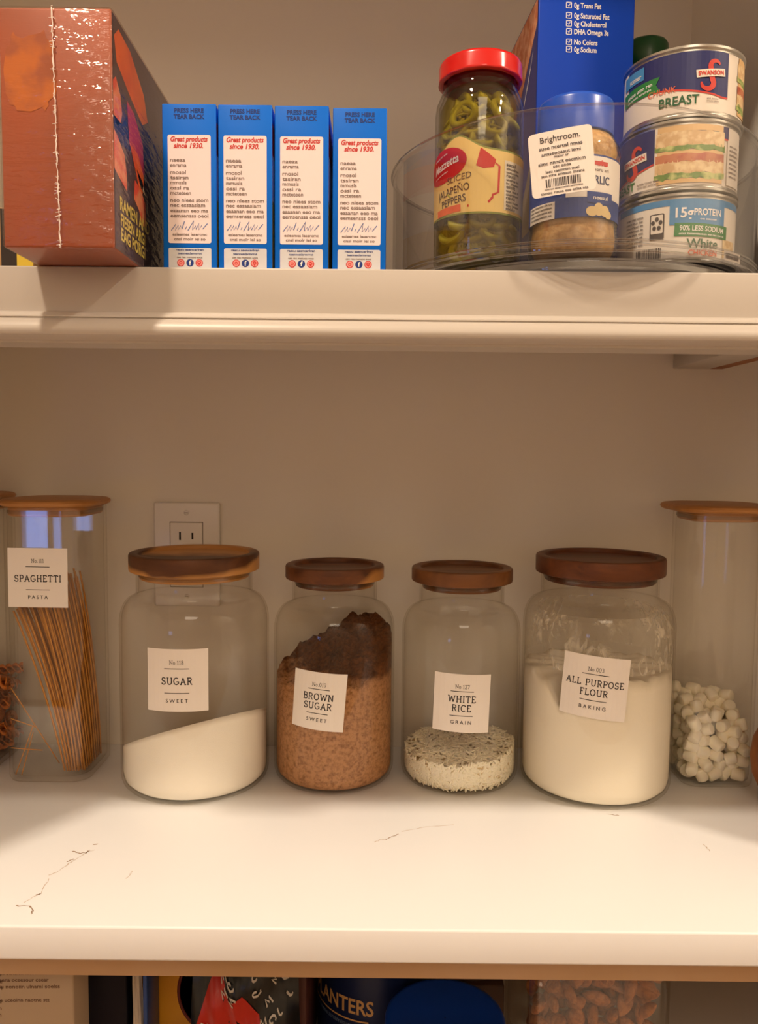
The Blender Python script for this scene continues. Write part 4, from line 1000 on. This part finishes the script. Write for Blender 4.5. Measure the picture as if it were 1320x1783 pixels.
# --- tall blue box
BY0, BY1 = .6275, .752; BX0, BX1 = at(936, 110, BY0).x, at(1107, 110, BY0).x; BH = .215
hx = (BX1 - BX0) / 2; hy = (BY1 - BY0) / 2; ba = rad(4.3)
t = thing('cereal_box', (BX0 + hx * math.cos(ba) - hy * math.sin(ba), BY0 + hx * math.sin(ba) + hy * math.cos(ba), ZS + TF), 'tall blue food box with white nutrition list standing behind the jars in the turntable', 'box', None, ba)
M_ROYAL = mat('royal_blue_carton', srgb(6, 64, 186), .42, spec=.2); M_INDI = mat('indigo_print', srgb(26, 34, 120), .42)
b = MB(); b.box(-hx, hx, -hy, hy, .0003, BH, M_ROYAL, .0008); mp = on_front(0, -hy, 0); n = .00012
zt = lambda y: at(1010, y, BY0).z - ZS - TF
for y, s_ in ((11, '0g Trans Fat'), (29, '0g Saturated Fat'), (43, '0g Cholesterol'), (57, 'DHA Omega 3s'), (75, 'No Colors'), (88, '0g Sodium')):
    v = zt(y); u = at(1001, y, BY0).x - (BX0 + BX1) / 2
    b.text(s_, .0036, mp, u, v, n, M_WHITE, 'L', bold=.025, sx=.78)
    b.rect(u - .0062, v - .0006, u - .0018, v + .0040, mp, n, M_WHITE, r=.0006); b.rect(u - .0056, v, u - .0024, v + .0034, mp, n + .0001, M_ROYAL, r=.0004); b.stroke([(u - .0050, v + .0018), (u - .0042, v + .0008), (u - .0030, v + .0028)], .0005, mp, n + .0002, M_WHITE)
mp = on_left(-hx, hy, 0); W2 = 2 * hy
b.rect(.001, .001, W2 - .001, BH - .001, mp, n, M_INDI)
b.shape([(W2 * .30, BH - .002), (W2 * .985, BH - .002), (W2 * .985, .196), (W2 * .30, .128)], mp, n + .0001, mat('shredded_wheat_print', srgb(206, 118, 68), .5, vary=(110, '#e8b088', .4, .6)))
b.shape([(.004, BH - .002), (W2 * .27, BH - .002), (W2 * .27, .115), (.004, .09)], mp, n + .0001, mat('grey_print_panel', srgb(120, 110, 112), .5))
for i in range(6): b.stroke([(W2 * (.42 + .07 * i), .112 + .009 * i), (W2 * (.60 + .06 * i), .134 + .009 * i)], .0007, mp, n + .0002, M_WHITE)
b.shape([(W2 * .72, .045), (W2 - .002, .045), (W2 - .002, .108), (W2 * .9, .098), (W2 * .72, .074)], mp, n + .0001, mat('taupe_print', srgb(130, 116, 104), .5))
b.build('carton', t)

# --- bottle with dark green cap
t = thing('green_capped_bottle', (at(1128, 80, .70).x, .705, ZS + TF), 'dark bottle with green cap half hidden behind the stacked cans', 'bottle')
bh = at(1128, 60, .690).z - ZS - TF
b = MB(); b.lathe([(.0005, .0005), (.024, .0005), (.026, .003), (.026, bh - .06), (.020, bh - .045), (.015, bh - .035), (.015, bh - .022)], mat('dark_green_bottle', srgb(26, 44, 30), .3), 48); b.build('bottle_body', t)
b = MB(); b.lathe([(.0165, bh - .034), (.0185, bh - .032), (.0185, bh - .004), (.0165, bh - .001), (.013, bh), (.0005, bh)], mat('dark_green_cap', srgb(10, 70, 34), .35), 48, wob=lambda a, z: .0002 * math.cos(40 * a)); b.build('cap', t)

# --- three stacked cans
CX, CY, CR, CH = .2095, .5875, .0405, .0474
M_CNAVY = mat('can_navy', srgb(38, 44, 104), .35); M_CW = mat('can_white', srgb(236, 228, 216), .38); M_CRED = mat('can_red', srgb(208, 62, 52), .4); M_CGRN = mat('can_green', srgb(44, 128, 62), .45); M_DGRN = mat('can_dark_green_ink', srgb(36, 96, 58), .5)
M_CLB = mat('can_light_blue', srgb(70, 140, 196), .4); M_BREAD = mat('bread_print', srgb(222, 184, 128), .5); M_FILL = mat('chicken_print', srgb(238, 214, 168), .5, vary=(160, '#d2ae7c', .42, .6)); M_HAM = mat('tomato_print', srgb(196, 122, 84), .5, vary=(140, '#b2563e', .45, .6)); M_LEAF = mat('lettuce_print', srgb(104, 140, 62), .5, vary=(140, '#c6cc84', .45, .6))
M_COR = mat('coral_ink', srgb(226, 110, 72), .5)
def can(i, label):
    z = ZS + TF + i * (CH + .0002)
    dx = (.0, .0, .0022)[i]
    t = thing('food_can', (CX + dx, CY + (0, 0, .002)[i], z), label, 'can', 'stacked cans in the turntable')
    b = MB(); R = CR; r = R - .0012
    b.lathe([(.0005, .0012), (r - .003, .0012), (r - .0022, .0003), (r - .0004, .0003), (R, .0010), (R, .0024), (r, .0034), (r, CH - .0034), (R, CH - .0024), (R, CH - .0009), (r - .0004, CH - .0002), (r - .0022, CH - .0002), (r - .003, CH - .0022), (r - .006, CH - .0022), (r - .007, CH - .0016), (.0005, CH - .0016)], M_STEEL, 96); b.build('can_body', t, auto=35)
    b = MB(); b.lathe([(r + .0001, .0045), (r + .0001, CH - .0045)], M_CW, 96); va = -math.degrees(math.atan2(CX, CY))
    du = .003; zb, ztp = .0045, CH - .0045; LHt = ztp - zb
    A = lambda px, cx: math.degrees(math.asin(max(-.99, min(.99, (px - cx) / 97.0)))) + va
    def logo(deg, zc, k=1.0):
        mp = on_cyl(r, deg, zc)
        s_pts = arc(.0030 * k, .0068 * k, .0040 * k, .0040 * k, 20, 200, 10) + [(-.0006 * k, .002 * k), (.0008 * k, -.003 * k)] + arc(-.0030 * k, -.0062 * k, .0048 * k, .0044 * k, 40, -190, 14)
        b.stroke(s_pts, .0030 * k, mp, .0006, M_CRED, wf=lambda s: .45 + 1.0 * math.sin(PI * min(1, max(0, s))) ** .8)
        tm = tilted(mp, 5); b.rect(-.0118 * k, -.0014 * k, .0118 * k, .0044 * k, tm, .0008, M_CW, du); b.text('SWANSON', .0031 * k, tm, 0, .0000, .0010, M_CRED, bold=.035, sx=.92)
    def navy_field(d0, d1, mp_deg, v_lo):
        mp = on_cyl(r, mp_deg, 0); u0, u1 = rad(d0) * r, rad(d1) * r; k = 14
        b.shape([(u0 + (u1 - u0) * j / k, v_lo(j / k)) for j in range(k + 1)] + [(u1, ztp), (u0, ztp)], mp, .0003, M_CNAVY, du)
        b.stroke([(u0 + (u1 - u0) * j / k, v_lo(j / k) - .0005) for j in range(k + 1)], .0011, mp, .0004, M_CRED)
    def sandwich(deg, wd):
        mp = on_cyl(r, deg, 0); rg = random.Random(4)
        for v0, v1, m, e in ((.90, 1.0, M_BREAD, 0), (.66, .90, M_FILL, .001), (.58, .68, M_LEAF, .0016), (.50, .58, M_BREAD, 0), (.38, .52, M_HAM, .001), (.20, .40, M_FILL, .0012), (.10, .22, M_LEAF, .0018), (.03, .10, M_BREAD, 0)):
            k = 16; up = [(-wd / 2 - e + (wd + 2 * e) * j / k, zb + LHt * v1 + rg.uniform(-1, 1) * e * .5) for j in range(k + 1)]; lo = [(-wd / 2 - e + (wd + 2 * e) * j / k, zb + LHt * v0 + rg.uniform(-1, 1) * e * .6) for j in range(k + 1)]
            b.shape(lo + up[::-1], mp, .0005 + .00006 * (1 if e else 0), m, du)
    rg = random.Random(40 + i)
    if i == 2:
        cx = 1193
        mp = on_cyl(r, A(1190, cx), 0)
        navy_field(-62, 47, A(1190, cx), lambda s: zb + LHt * (.50 - .25 * s ** 1.3 if s < .9 else .26))
        logo(A(1236, cx), zb + LHt * .60, .84)
        gm = tilted(on_cyl(r, A(1132, cx), 0), 5); b.shape([(-.020, zb + .0175), (.0140, zb + .0150), (.0115, zb + .0200), (.0145, zb + .0245), (-.020, zb + .0265)], gm, .0006, M_CGRN, du)
        b.bars(-.014, .009, zb + .0205, .0022, gm, .0008, M_WHITE, rg); b.bars(-.014, .008, zb + .0178, .0014, gm, .0008, M_WHITE, rg)
        b.rect(-.020, zb + .0275, .0020, zb + .0360, on_cyl(r, A(1128, cx), 0), .0006, M_CLB, du); b.bars(-.012, .000, zb + .0290, .0030, on_cyl(r, A(1128, cx), 0), .0008, M_CW, rg)
        b.text('CHUNK', .0036, on_cyl(r, A(1160, cx), 0), 0, zb + .0136, .0006, M_COR, shear=.1, bold=.01); b.text('BREAST', .0056, mp, -.0010, zb + .0048, .0006, M_DGRN, bold=.02, sx=.92)
        b.bars(.0165, .0245, zb + .0075, .0010, mp, .0006, M_GREYP, rg); b.bars(.0165, .0250, zb + .0058, .0010, mp, .0006, M_GREYP, rg)
        sandwich(A(1285, cx) + 12, .030)
    elif i == 1:
        cx = 1186
        navy_field(-60, 6, A(1140, cx), lambda s: zb + LHt * (.20 + .10 * s + .12 * s * s))
        navy_field(-8, 62, A(1170, cx), lambda s: zb + LHt * .80)
        sandwich(A(1207, cx), .044); logo(A(1117, cx), zb + LHt * .52, .9)
        b.text('BREAST', .0052, on_cyl(r, A(1100, cx), 0), 0, zb + .0022, .0006, M_CGRN, bold=.02); mp = on_cyl(r, A(1135, cx), 0); b.bars(-.006, .010, zb + .0040, .0012, mp, .0006, M_GREYP, rg); b.bars(-.006, .010, zb + .0020, .0012, mp, .0006, M_GREYP, rg)
        mp = on_cyl(r, A(1262, cx) + 2, 0); b.rect(-.002, zb + .001, .016, zb + .030, mp, .0007, M_CW, du)
        for k in range(8): b.bars(.0, .010, zb + .026 - k * .0028, .0015, mp, .0009, M_GREYP, rg)
    else:
        cx = 1178; mp = on_cyl(r, A(1213, cx), 0)
        b.rect(-.062, ztp - .0042, .050, ztp, mp, .0003, M_CLB, du); b.rect(-.0185, zb + .0215, .0200, ztp, mp, .0004, M_CLB, du)
        b.text('15g', .0062, mp, -.0090, zb + .0262, .0006, M_WHITE, bold=.02); b.text('PROTEIN', .0042, mp, .0068, zb + .0275, .0006, M_WHITE, bold=.02, sx=.8); b.bars(.001, .0130, zb + .0245, .0012, mp, .0006, M_WHITE, rg)
        gm = tilted(mp, -2); b.rect(-.0160, zb + .0135, .0220, zb + .0222, gm, .0005, M_CGRN, du); b.text('90% LESS SODIUM', .0033, gm, .0028, zb + .0172, .0007, M_WHITE, bold=.01, sx=.82); b.bars(-.013, .019, zb + .0146, .0012, gm, .0007, M_WHITE, rg)
        b.text('White', .0058, mp, .0036, zb + .0062, .0006, M_DGRN, bold=.015); b.text('CHICKEN', .0036, mp, .0040, zb + .0012, .0006, M_COR, bold=.02, sx=.9)
        b.rect(.0195, zb + .001, .034, zb + .013, mp, .0004, M_FILL, du)
        m2 = on_cyl(r, A(1125, cx), 0)
        for k in range(8): b.bars(-.014, .001, zb + .0290 - k * .0026, .0014, m2, .0006, M_DOT, rg)
        b.rect(.0060, zb + .0130, .0155, zb + .0300, m2, .0005, M_DOT, du, r=.001); b.rect(.0068, zb + .0170, .0147, zb + .0292, m2, .0006, M_CW, du, r=.0006)
        for k in range(5): b.disc(.01075 + .0026 * math.cos(2 * PI * k / 5 + .3), zb + .0232 + .0032 * math.sin(2 * PI * k / 5 + .3), .0013, .0015, m2, .0008, M_DOT, 12)
        u = -.004
        while u < .014:
            w_ = rg.choice((.0003, .0005, .0009)); b.rect(u, zb + .0005, u + w_, zb + .0075, m2, .0006, M_DOT); u += w_ + rg.choice((.0004, .0006))
    b.build('paper_label', t)
can(0, 'bottom can of the stack, blue and green banded label on white paper')
can(1, 'middle can of the stack, large layered sandwich on its label')
can(2, 'topmost can of the stack, navy and white label with red swirl')

# ------------------------------------------------------------------ under the counter
def Lz(z): return z - ZL
# bag of flat white paper with small print
t = thing('white_paper_carton', (at(128, 1740, .565).x - .0715, .635, ZL), 'white carton with lines of small print at the lower left corner', 'box')
M_DULLW = mat('dull_white_card', srgb(182, 162, 138), .6)
b = MB(); b.box(-.07, .0715, -.07, .08, .0003, .162, M_DULLW, .002); mp = on_front(0, -.07, 0); rg = random.Random(60)
for k in range(8):
    v = .149 - k * .0052
    if k in (4,): continue
    for u0, u1 in ((-.03, .012), (.014, .064 - .004 * (k % 3))):
        if k > 5 and u0 > 0: continue
        b.bars(u0, u1, v, .0024, tilted(mp, -3 if u0 < 0 else 1), .0002, mat('brown_print', srgb(112, 82, 62), .6), rg)
b.disc(.008, .098, .010, .0075, mp, .0002, mat('green_leaf_mark', srgb(108, 128, 66), .5), 20); b.disc(.008, .099, .006, .004, mp, .0003, M_DULLW, 18)
for v in (.103, .098): b.bars(.024, .058, v, .002, mp, .0002, M_GREYP, rg)
b.build('carton', t)
t = thing('black_carton', (at(230, 1740, .595).x - .0225, .655, ZL), 'glossy black carton with small ring mark between white carton and yellow carton', 'box')
b = MB(); b.box(-.0165, .0180, -.06, .06, .0003, .16, mat('glossy_black_card', srgb(16, 16, 28), .4, spec=.2), .0015); mp = on_front(0, -.06, 0)
b.stroke([(.0125 + .0036 * math.cos(2 * PI * i / 18), .1285 + .0036 * math.sin(2 * PI * i / 18)) for i in range(19)], .0010, mp, .0002, mat('dim_grey_print', srgb(120, 120, 136), .5)); b.build('carton', t)
# thin white and blue pouch squeezed between
def pouch(name, x, y, w0, w1, h, dp, m, label, cat, extra=None, seed=1, amp=.003):
    t = thing(name, (x, y, ZL), label, cat); rg = random.Random(seed); nu, nv = 20, 26; vs = []; fs = []
    ph = [rg.uniform(0, 6.3) for _ in range(6)]
    def srf(u, v, side):
        w_ = w0 + (w1 - w0) * v; th = dp * (1 - abs(2 * u - 1) ** 2.4) * (1 - v ** 5) * (.25 + .75 * min(1, v * 5))
        cr = amp * (math.sin(9 * u + 5 * v + ph[0]) + math.sin(17 * v - 7 * u + ph[1]) + .6 * math.sin(31 * u + 12 * v + ph[2])) * (.3 + .7 * v)
        return ((u - .5) * w_, side * th / 2 + cr, v * h)
    for side in (-1, 1):
        o = len(vs)
        for j in range(nv + 1):
            for i in range(nu + 1): vs.append(srf(i / nu, j / nv, side))
        for j in range(nv):
            for i in range(nu):
                q = (o + j * (nu + 1) + i, o + j * (nu + 1) + i + 1, o + (j + 1) * (nu + 1) + i + 1, o + (j + 1) * (nu + 1) + i); fs.append(q if side < 0 else q[::-1])
    b = MB(); b.add(vs, fs, m, True); b.build('pouch', t)
    return t, srf
t, srf = pouch('snack_pouch', at(240, 1740, .60).x, .600, .010, .006, .150, .008, mat('white_film_pouch', srgb(196, 184, 170), .35), 'thin white and blue pouch wedged beside the yellow carton', 'pouch', seed=3, amp=.0012)
b = MB(); b.box(.0052, .0085, -.0042, .03, .002, .148, mat('blue_film_edge', srgb(44, 76, 140), .4), .0008); b.build('blue_edge', t)
t = thing('yellow_carton', (at(290, 1740, .63).x, .680, ZL), 'yellow carton under the counter, left of the red and black bag', 'box')
b = MB(); b.box(-.026, .026, -.05, .06, .0003, .15, mat('amber_yellow_card', srgb(212, 146, 22), .5, vary=(9, '#b87418', .45, .7)), .0015); b.build('carton', t)
# round dark lid with red rim standing on edge
t = thing('round_tin', (at(388, 1740, .62).x, .642, ZL), 'round dark olive tin with red rim standing on edge', 'tin')
b = MB(); b.lathe([(.0005, -.022), (.036, -.022), (.0385, -.021), (.0385, .012), (.0005, .012)], mat('olive_tin', srgb(74, 62, 34), .45, vary=(20, '#4e3a26', .4, .65)), 56); o = b.build('tin_body', t); o.location = (0, 0, .0865); o.rotation_euler = (-PI / 2, 0, 0); o.rotation_euler = (PI / 2, 0, 0)
b = MB(); b.lathe([(.0385, .009), (.0397, .0096), (.0400, .0112), (.0395, .0126), (.0380, .013), (.0372, .0122)], mat('dull_red_rim', srgb(104, 34, 26), .5), 56); o2 = b.build('rim', t); o2.location = (0, 0, .0865); o2.rotation_euler = (PI / 2, 0, 0)
b = MB(); b.box(-.03, .03, -.012, .02, .0003, .046, mat('dark_tray', srgb(52, 36, 28), .6), .001); b.build('stand_tray', t)
# crumpled red and black bag
t, srf = pouch('crisp_bag', at(420, 1740, .57).x, .590, .088, .080, .150, .046, mat('black_bag_film', srgb(24, 26, 28), .3, spec=.45), 'crumpled red and black bag covered in pale hand lettering', 'bag', seed=8, amp=.0032)
def srfmap(u0, v0, k): return lambda u, v, n: (lambda p: (p[0], p[1] - n, p[2]))(srf(min(1, max(0, u0 + u * k)), min(1, max(0, v0 + v * k)), -1))
M_BRED = mat('red_bag_print', srgb(178, 36, 26), .3, spec=.5); M_SCRIPT = mat('pale_script_print', srgb(196, 190, 180), .45)
b = MB(); mp = srfmap(0, 0, 1.0)
def grid_poly(pts, m, n, k=14):
    bm = bmesh.new(); f = bm.faces.new([bm.verts.new((u, v, 0)) for u, v in pts]); bmesh.ops.triangulate(bm, faces=[f])
    for ax in (0, 1):
        for i in range(1, 40):
            no = (1, 0, 0) if ax == 0 else (0, 1, 0); co = (i / 40, 0, 0) if ax == 0 else (0, i / 40, 0)
            bmesh.ops.bisect_plane(bm, geom=list(bm.verts) + list(bm.edges) + list(bm.faces), plane_co=co, plane_no=no, dist=1e-7)
    bm.normal_update(); b.frombm(bm, m, True, lambda c: mp(c.x, c.y, n))
grid_poly([(.02, .45), (.42, .45), (.50, .62), (.43, .72), (.32, .86), (.25, .96), (.17, .84), (.10, .70), (.03, .58)], M_BRED, .0006)
grid_poly([(.36, .78), (.44, .70), (.70, .62), (.66, .74), (.50, .82)], M_BRED, .0007); grid_poly([(.30, .45), (.72, .45), (.60, .60), (.46, .64)], M_BRED, .0008)
rg = random.Random(77)
def squig(u, v, s_, rot):
    k = rg.randint(0, 3); c, sn = math.cos(rot), math.sin(rot)
    base = [arc(0, 0, 1, .8, -60, 250, 9), [(-1, -1), (-.6, 1), (0, -.4), (.5, 1), (.9, -1)], arc(0, .6, .6, .6, -30, 200, 7) + [(-.4, -.4), (.5, -1), (.9, -.6)], [(-.4, 1), (-.3, -.6), (.1, -1), (.6, -.7)]][k]
    b.stroke([(u + s_ * (x * c - y * sn), v + s_ * .62 * (x * sn + y * c)) for x, y in base], .011, mp, .0016, M_SCRIPT)
for u, v, a_ in ((.38, .93, .9), (.39, .86, .9), (.41, .80, 1.1), (.31, .88, .5), (.33, .82, .6), (.62, .92, 1.2), (.64, .84, 1.2), (.78, .94, .8), (.80, .88, .9), (.74, .78, .5), (.78, .70, .6), (.80, .64, .7), (.72, .62, .3), (.84, .73, .4), (.70, .70, .1), (.86, .62, .5), (.15, .66, 1.0), (.19, .60, 1.0), (.24, .56, 1.0), (.36, .62, .8), (.40, .56, .9), (.09, .56, .7), (.88, .86, .4), (.92, .78, .6), (.66, .56, .2), (.76, .54, .4)):
    squig(u, v, .030, a_)
o = b.build('printed_front', t); o['label'] = 'red print and pale lettering on the bag'
t = thing('maroon_carton', (at(522, 1740, .605).x + .042, .700, ZL), 'narrow dark maroon carton between the crumpled bag and the navy can', 'box')
b = MB(); b.box(-.0475, -.0365, -.095, .06, .0003, .145, mat('maroon_card', srgb(72, 32, 28), .5), .0015); b.build('carton', t)
# navy nut can with tan lettering
NX, NY, NR = at(655, 1760, .640).x, .6935, .0530
t = thing('nut_can', (NX, NY, ZL), 'navy blue nut can with tan capital lettering, left of the round blue lid', 'can')
M_NAVY2 = mat('navy_can_paper', srgb(18, 32, 74), .4); M_TAN = mat('tan_lettering', srgb(206, 158, 96), .45)
b = MB(); b.lathe([(.0005, .0005), (NR - .001, .0005), (NR, .002), (NR, .150), (NR - .002, .152), (.0005, .152)], M_NAVY2, 72); b.build('can_body', t, auto=40)
b = MB(); mp = on_cyl(NR, -34, 0); zt_ = at(640, 1766, NY - NR * .95).z - ZL
b.text('PLANTERS', .0125, mp, -.0040, zt_, .0004, M_TAN, bold=.02, sx=.80); b.stroke([(-.045 + .07 * i / 30, zt_ - .0060) for i in range(31)], .0014, mp, .0004, M_TAN); b.bars(-.04, .012, zt_ - .0125, .0038, mp, .0004, mat('steel_blue_print', srgb(90, 104, 130), .5), random.Random(2)); b.build('printed_band', t)
# jar with big round blue lid
q = at(775, 1703, .648); lz = q.z - ZL
JX, JY, JR = at(775, 1765, .602).x, .602, .0475
t = thing('blue_lidded_jar', (JX, JY, ZL), 'wide jar with plain round blue lid seen from above under the counter', 'jar')
b = MB(); b.lathe([(.0005, .0004), (JR - .006, .0004), (JR - .003, .004), (JR - .003, lz - .016)], mat('peanut_brown_jar', srgb(120, 76, 40), .4), 60); b.build('jar_body', t)
b = MB(); b.lathe([(JR - .002, lz - .018), (JR, lz - .0175), (JR, lz - .003), (JR - .0008, lz - .0008), (JR - .003, lz), (JR - .005, lz - .0003), (JR - .0062, lz - .0014), (.0005, lz - .0014)], mat('deep_blue_lid', srgb(14, 62, 158), .35), 96, wob=lambda a, z: (.0002 * math.cos(70 * a) if z < lz - .004 else 0)); b.build('lid', t)
# brown carton with a clear tub of chopped nuts on it
q = at(893, 1740, .625)
t = thing('brown_carton', (.0885, .690, ZL), 'dark brown carton between the blue lid and the almond container', 'box')
tubz = .779
b = MB(); b.box(-.0225, .0225, -.037, .04, .0003, tubz - ZL - .0006, mat('dark_brown_card', srgb(84, 58, 44), .6), .0015); b.build('carton', t)
t = thing('clear_nut_tub', (.086, .680, tubz), 'low clear tub of chopped nuts on the brown carton, just under the counter', 'tub')
M_TUB = clear('tub_plastic', (.985, .98, .965), (.8, .76, .7), .025, power=5.0, gmax=.5)
b = MB(); b.lathe([(.0005, .0003), (.0230, .0003), (.0250, .002), (.0268, .030), (.0274, .0305), (.0274, .032), (.0258, .032), (.0242, .003), (.0005, .002)], M_TUB, 60); b.build('tub_body', t)
b = MB(); rg = random.Random(15); M_NUT = mat('chopped_nut', srgb(196, 148, 98), .6, vary=(150, '#e0bc8c', .4, .62))
for _ in range(110):
    r = .0195 * math.sqrt(rg.random()); a = rg.uniform(0, 6.28); s_ = rg.uniform(.0022, .0042); c = Vector((r * math.sin(a), -r * math.cos(a), rg.uniform(.0052, .022)))
    bm = bmesh.new(); bmesh.ops.create_icosphere(bm, subdivisions=1, radius=s_); off = [rg.uniform(.6, 1.2) for _ in bm.verts]; mt = Matrix.Rotation(rg.uniform(0, 6), 3, 'Z')
    for v, k in zip(bm.verts, off): v.co = mt @ Vector((v.co.x * k * 1.3, v.co.y * k, v.co.z * k * .7)) + c
    b.frombm(bm, M_NUT, False)
o = b.build('chopped_nuts', None, (.086, .680, tubz)); tag(o, 'tan chopped nuts in the low clear tub', 'nuts', kind='stuff')
# almond container
ax0 = at(918, 1740, .575).x; ax1 = at(1171, 1740, .575).x; axc = (ax0 + ax1) / 2; ah = (ax1 - ax0) / 2; ayc = .572 + ah
t = thing('almond_container', (axc, ayc, ZL), 'square clear container full of almonds at the bottom right under the counter', 'container')
zl_ = .160
b = MB(); b.rsq([(.001, .0004, .0005), (ah - .005, .0004, .006), (ah, .005), (ah, zl_), (ah - .0016, zl_), (ah - .0016, .006), (ah - .006, .003, .006), (.001, .003, .0005)], M_TUB, .010, 8, sy=1); b.build('plastic_body', t)
b = MB(); b.rsq([(.001, zl_ + .0002, .0005), (ah + .0016, zl_ + .0002), (ah + .0022, zl_ + .002), (ah + .0022, zl_ + .007), (ah + .001, zl_ + .0085), (.001, zl_ + .0085, .0005)], M_TUB, .012, 8); b.build('lid', t)
def almond_mesh():
    b = MB(); m = mat('almond_skin', srgb(190, 122, 66), .6, vary=(260, '#9a5c30', .42, .66), bump=(500, .5, 2)); vs = []; fs = []; k = 14; N = 12; L = .0115
    for j in range(N + 1):
        s_ = j / N; r = .0064 * (math.sin(PI * s_ ** .82)) ** .75 if 0 < j < N else .0002
        for i in range(k):
            a = 2 * PI * i / k; vs.append((r * math.cos(a), r * .62 * math.sin(a), (s_ - .5) * 2 * L))
    for j in range(N):
        for i in range(k): fs.append((j * k + i, j * k + (i + 1) % k, (j + 1) * k + (i + 1) % k, (j + 1) * k + i))
    b.add(vs, fs, m, True); return b
al = almond_mesh().build('almond'); tag(al, 'brown almond in the square container under the counter', 'almond', 'almonds in the square container')
rg = random.Random(19); first = True
for (x, y, z) in settle(260, .0138, ah - .0125, .020, .070, rg, .142, 22):
    o = al if first else al.copy()
    if not first: COL.objects.link(o)
    first = False
    o.location = (axc + x, .572 + .0145 + (y + .020), ZL + z); o.rotation_euler = (rg.uniform(0, 3.1), rg.uniform(0, 3.1), rg.uniform(0, 6.2)); k = rg.uniform(.9, 1.08); o.scale = (k, k, k)
bpy.context.view_layer.update()
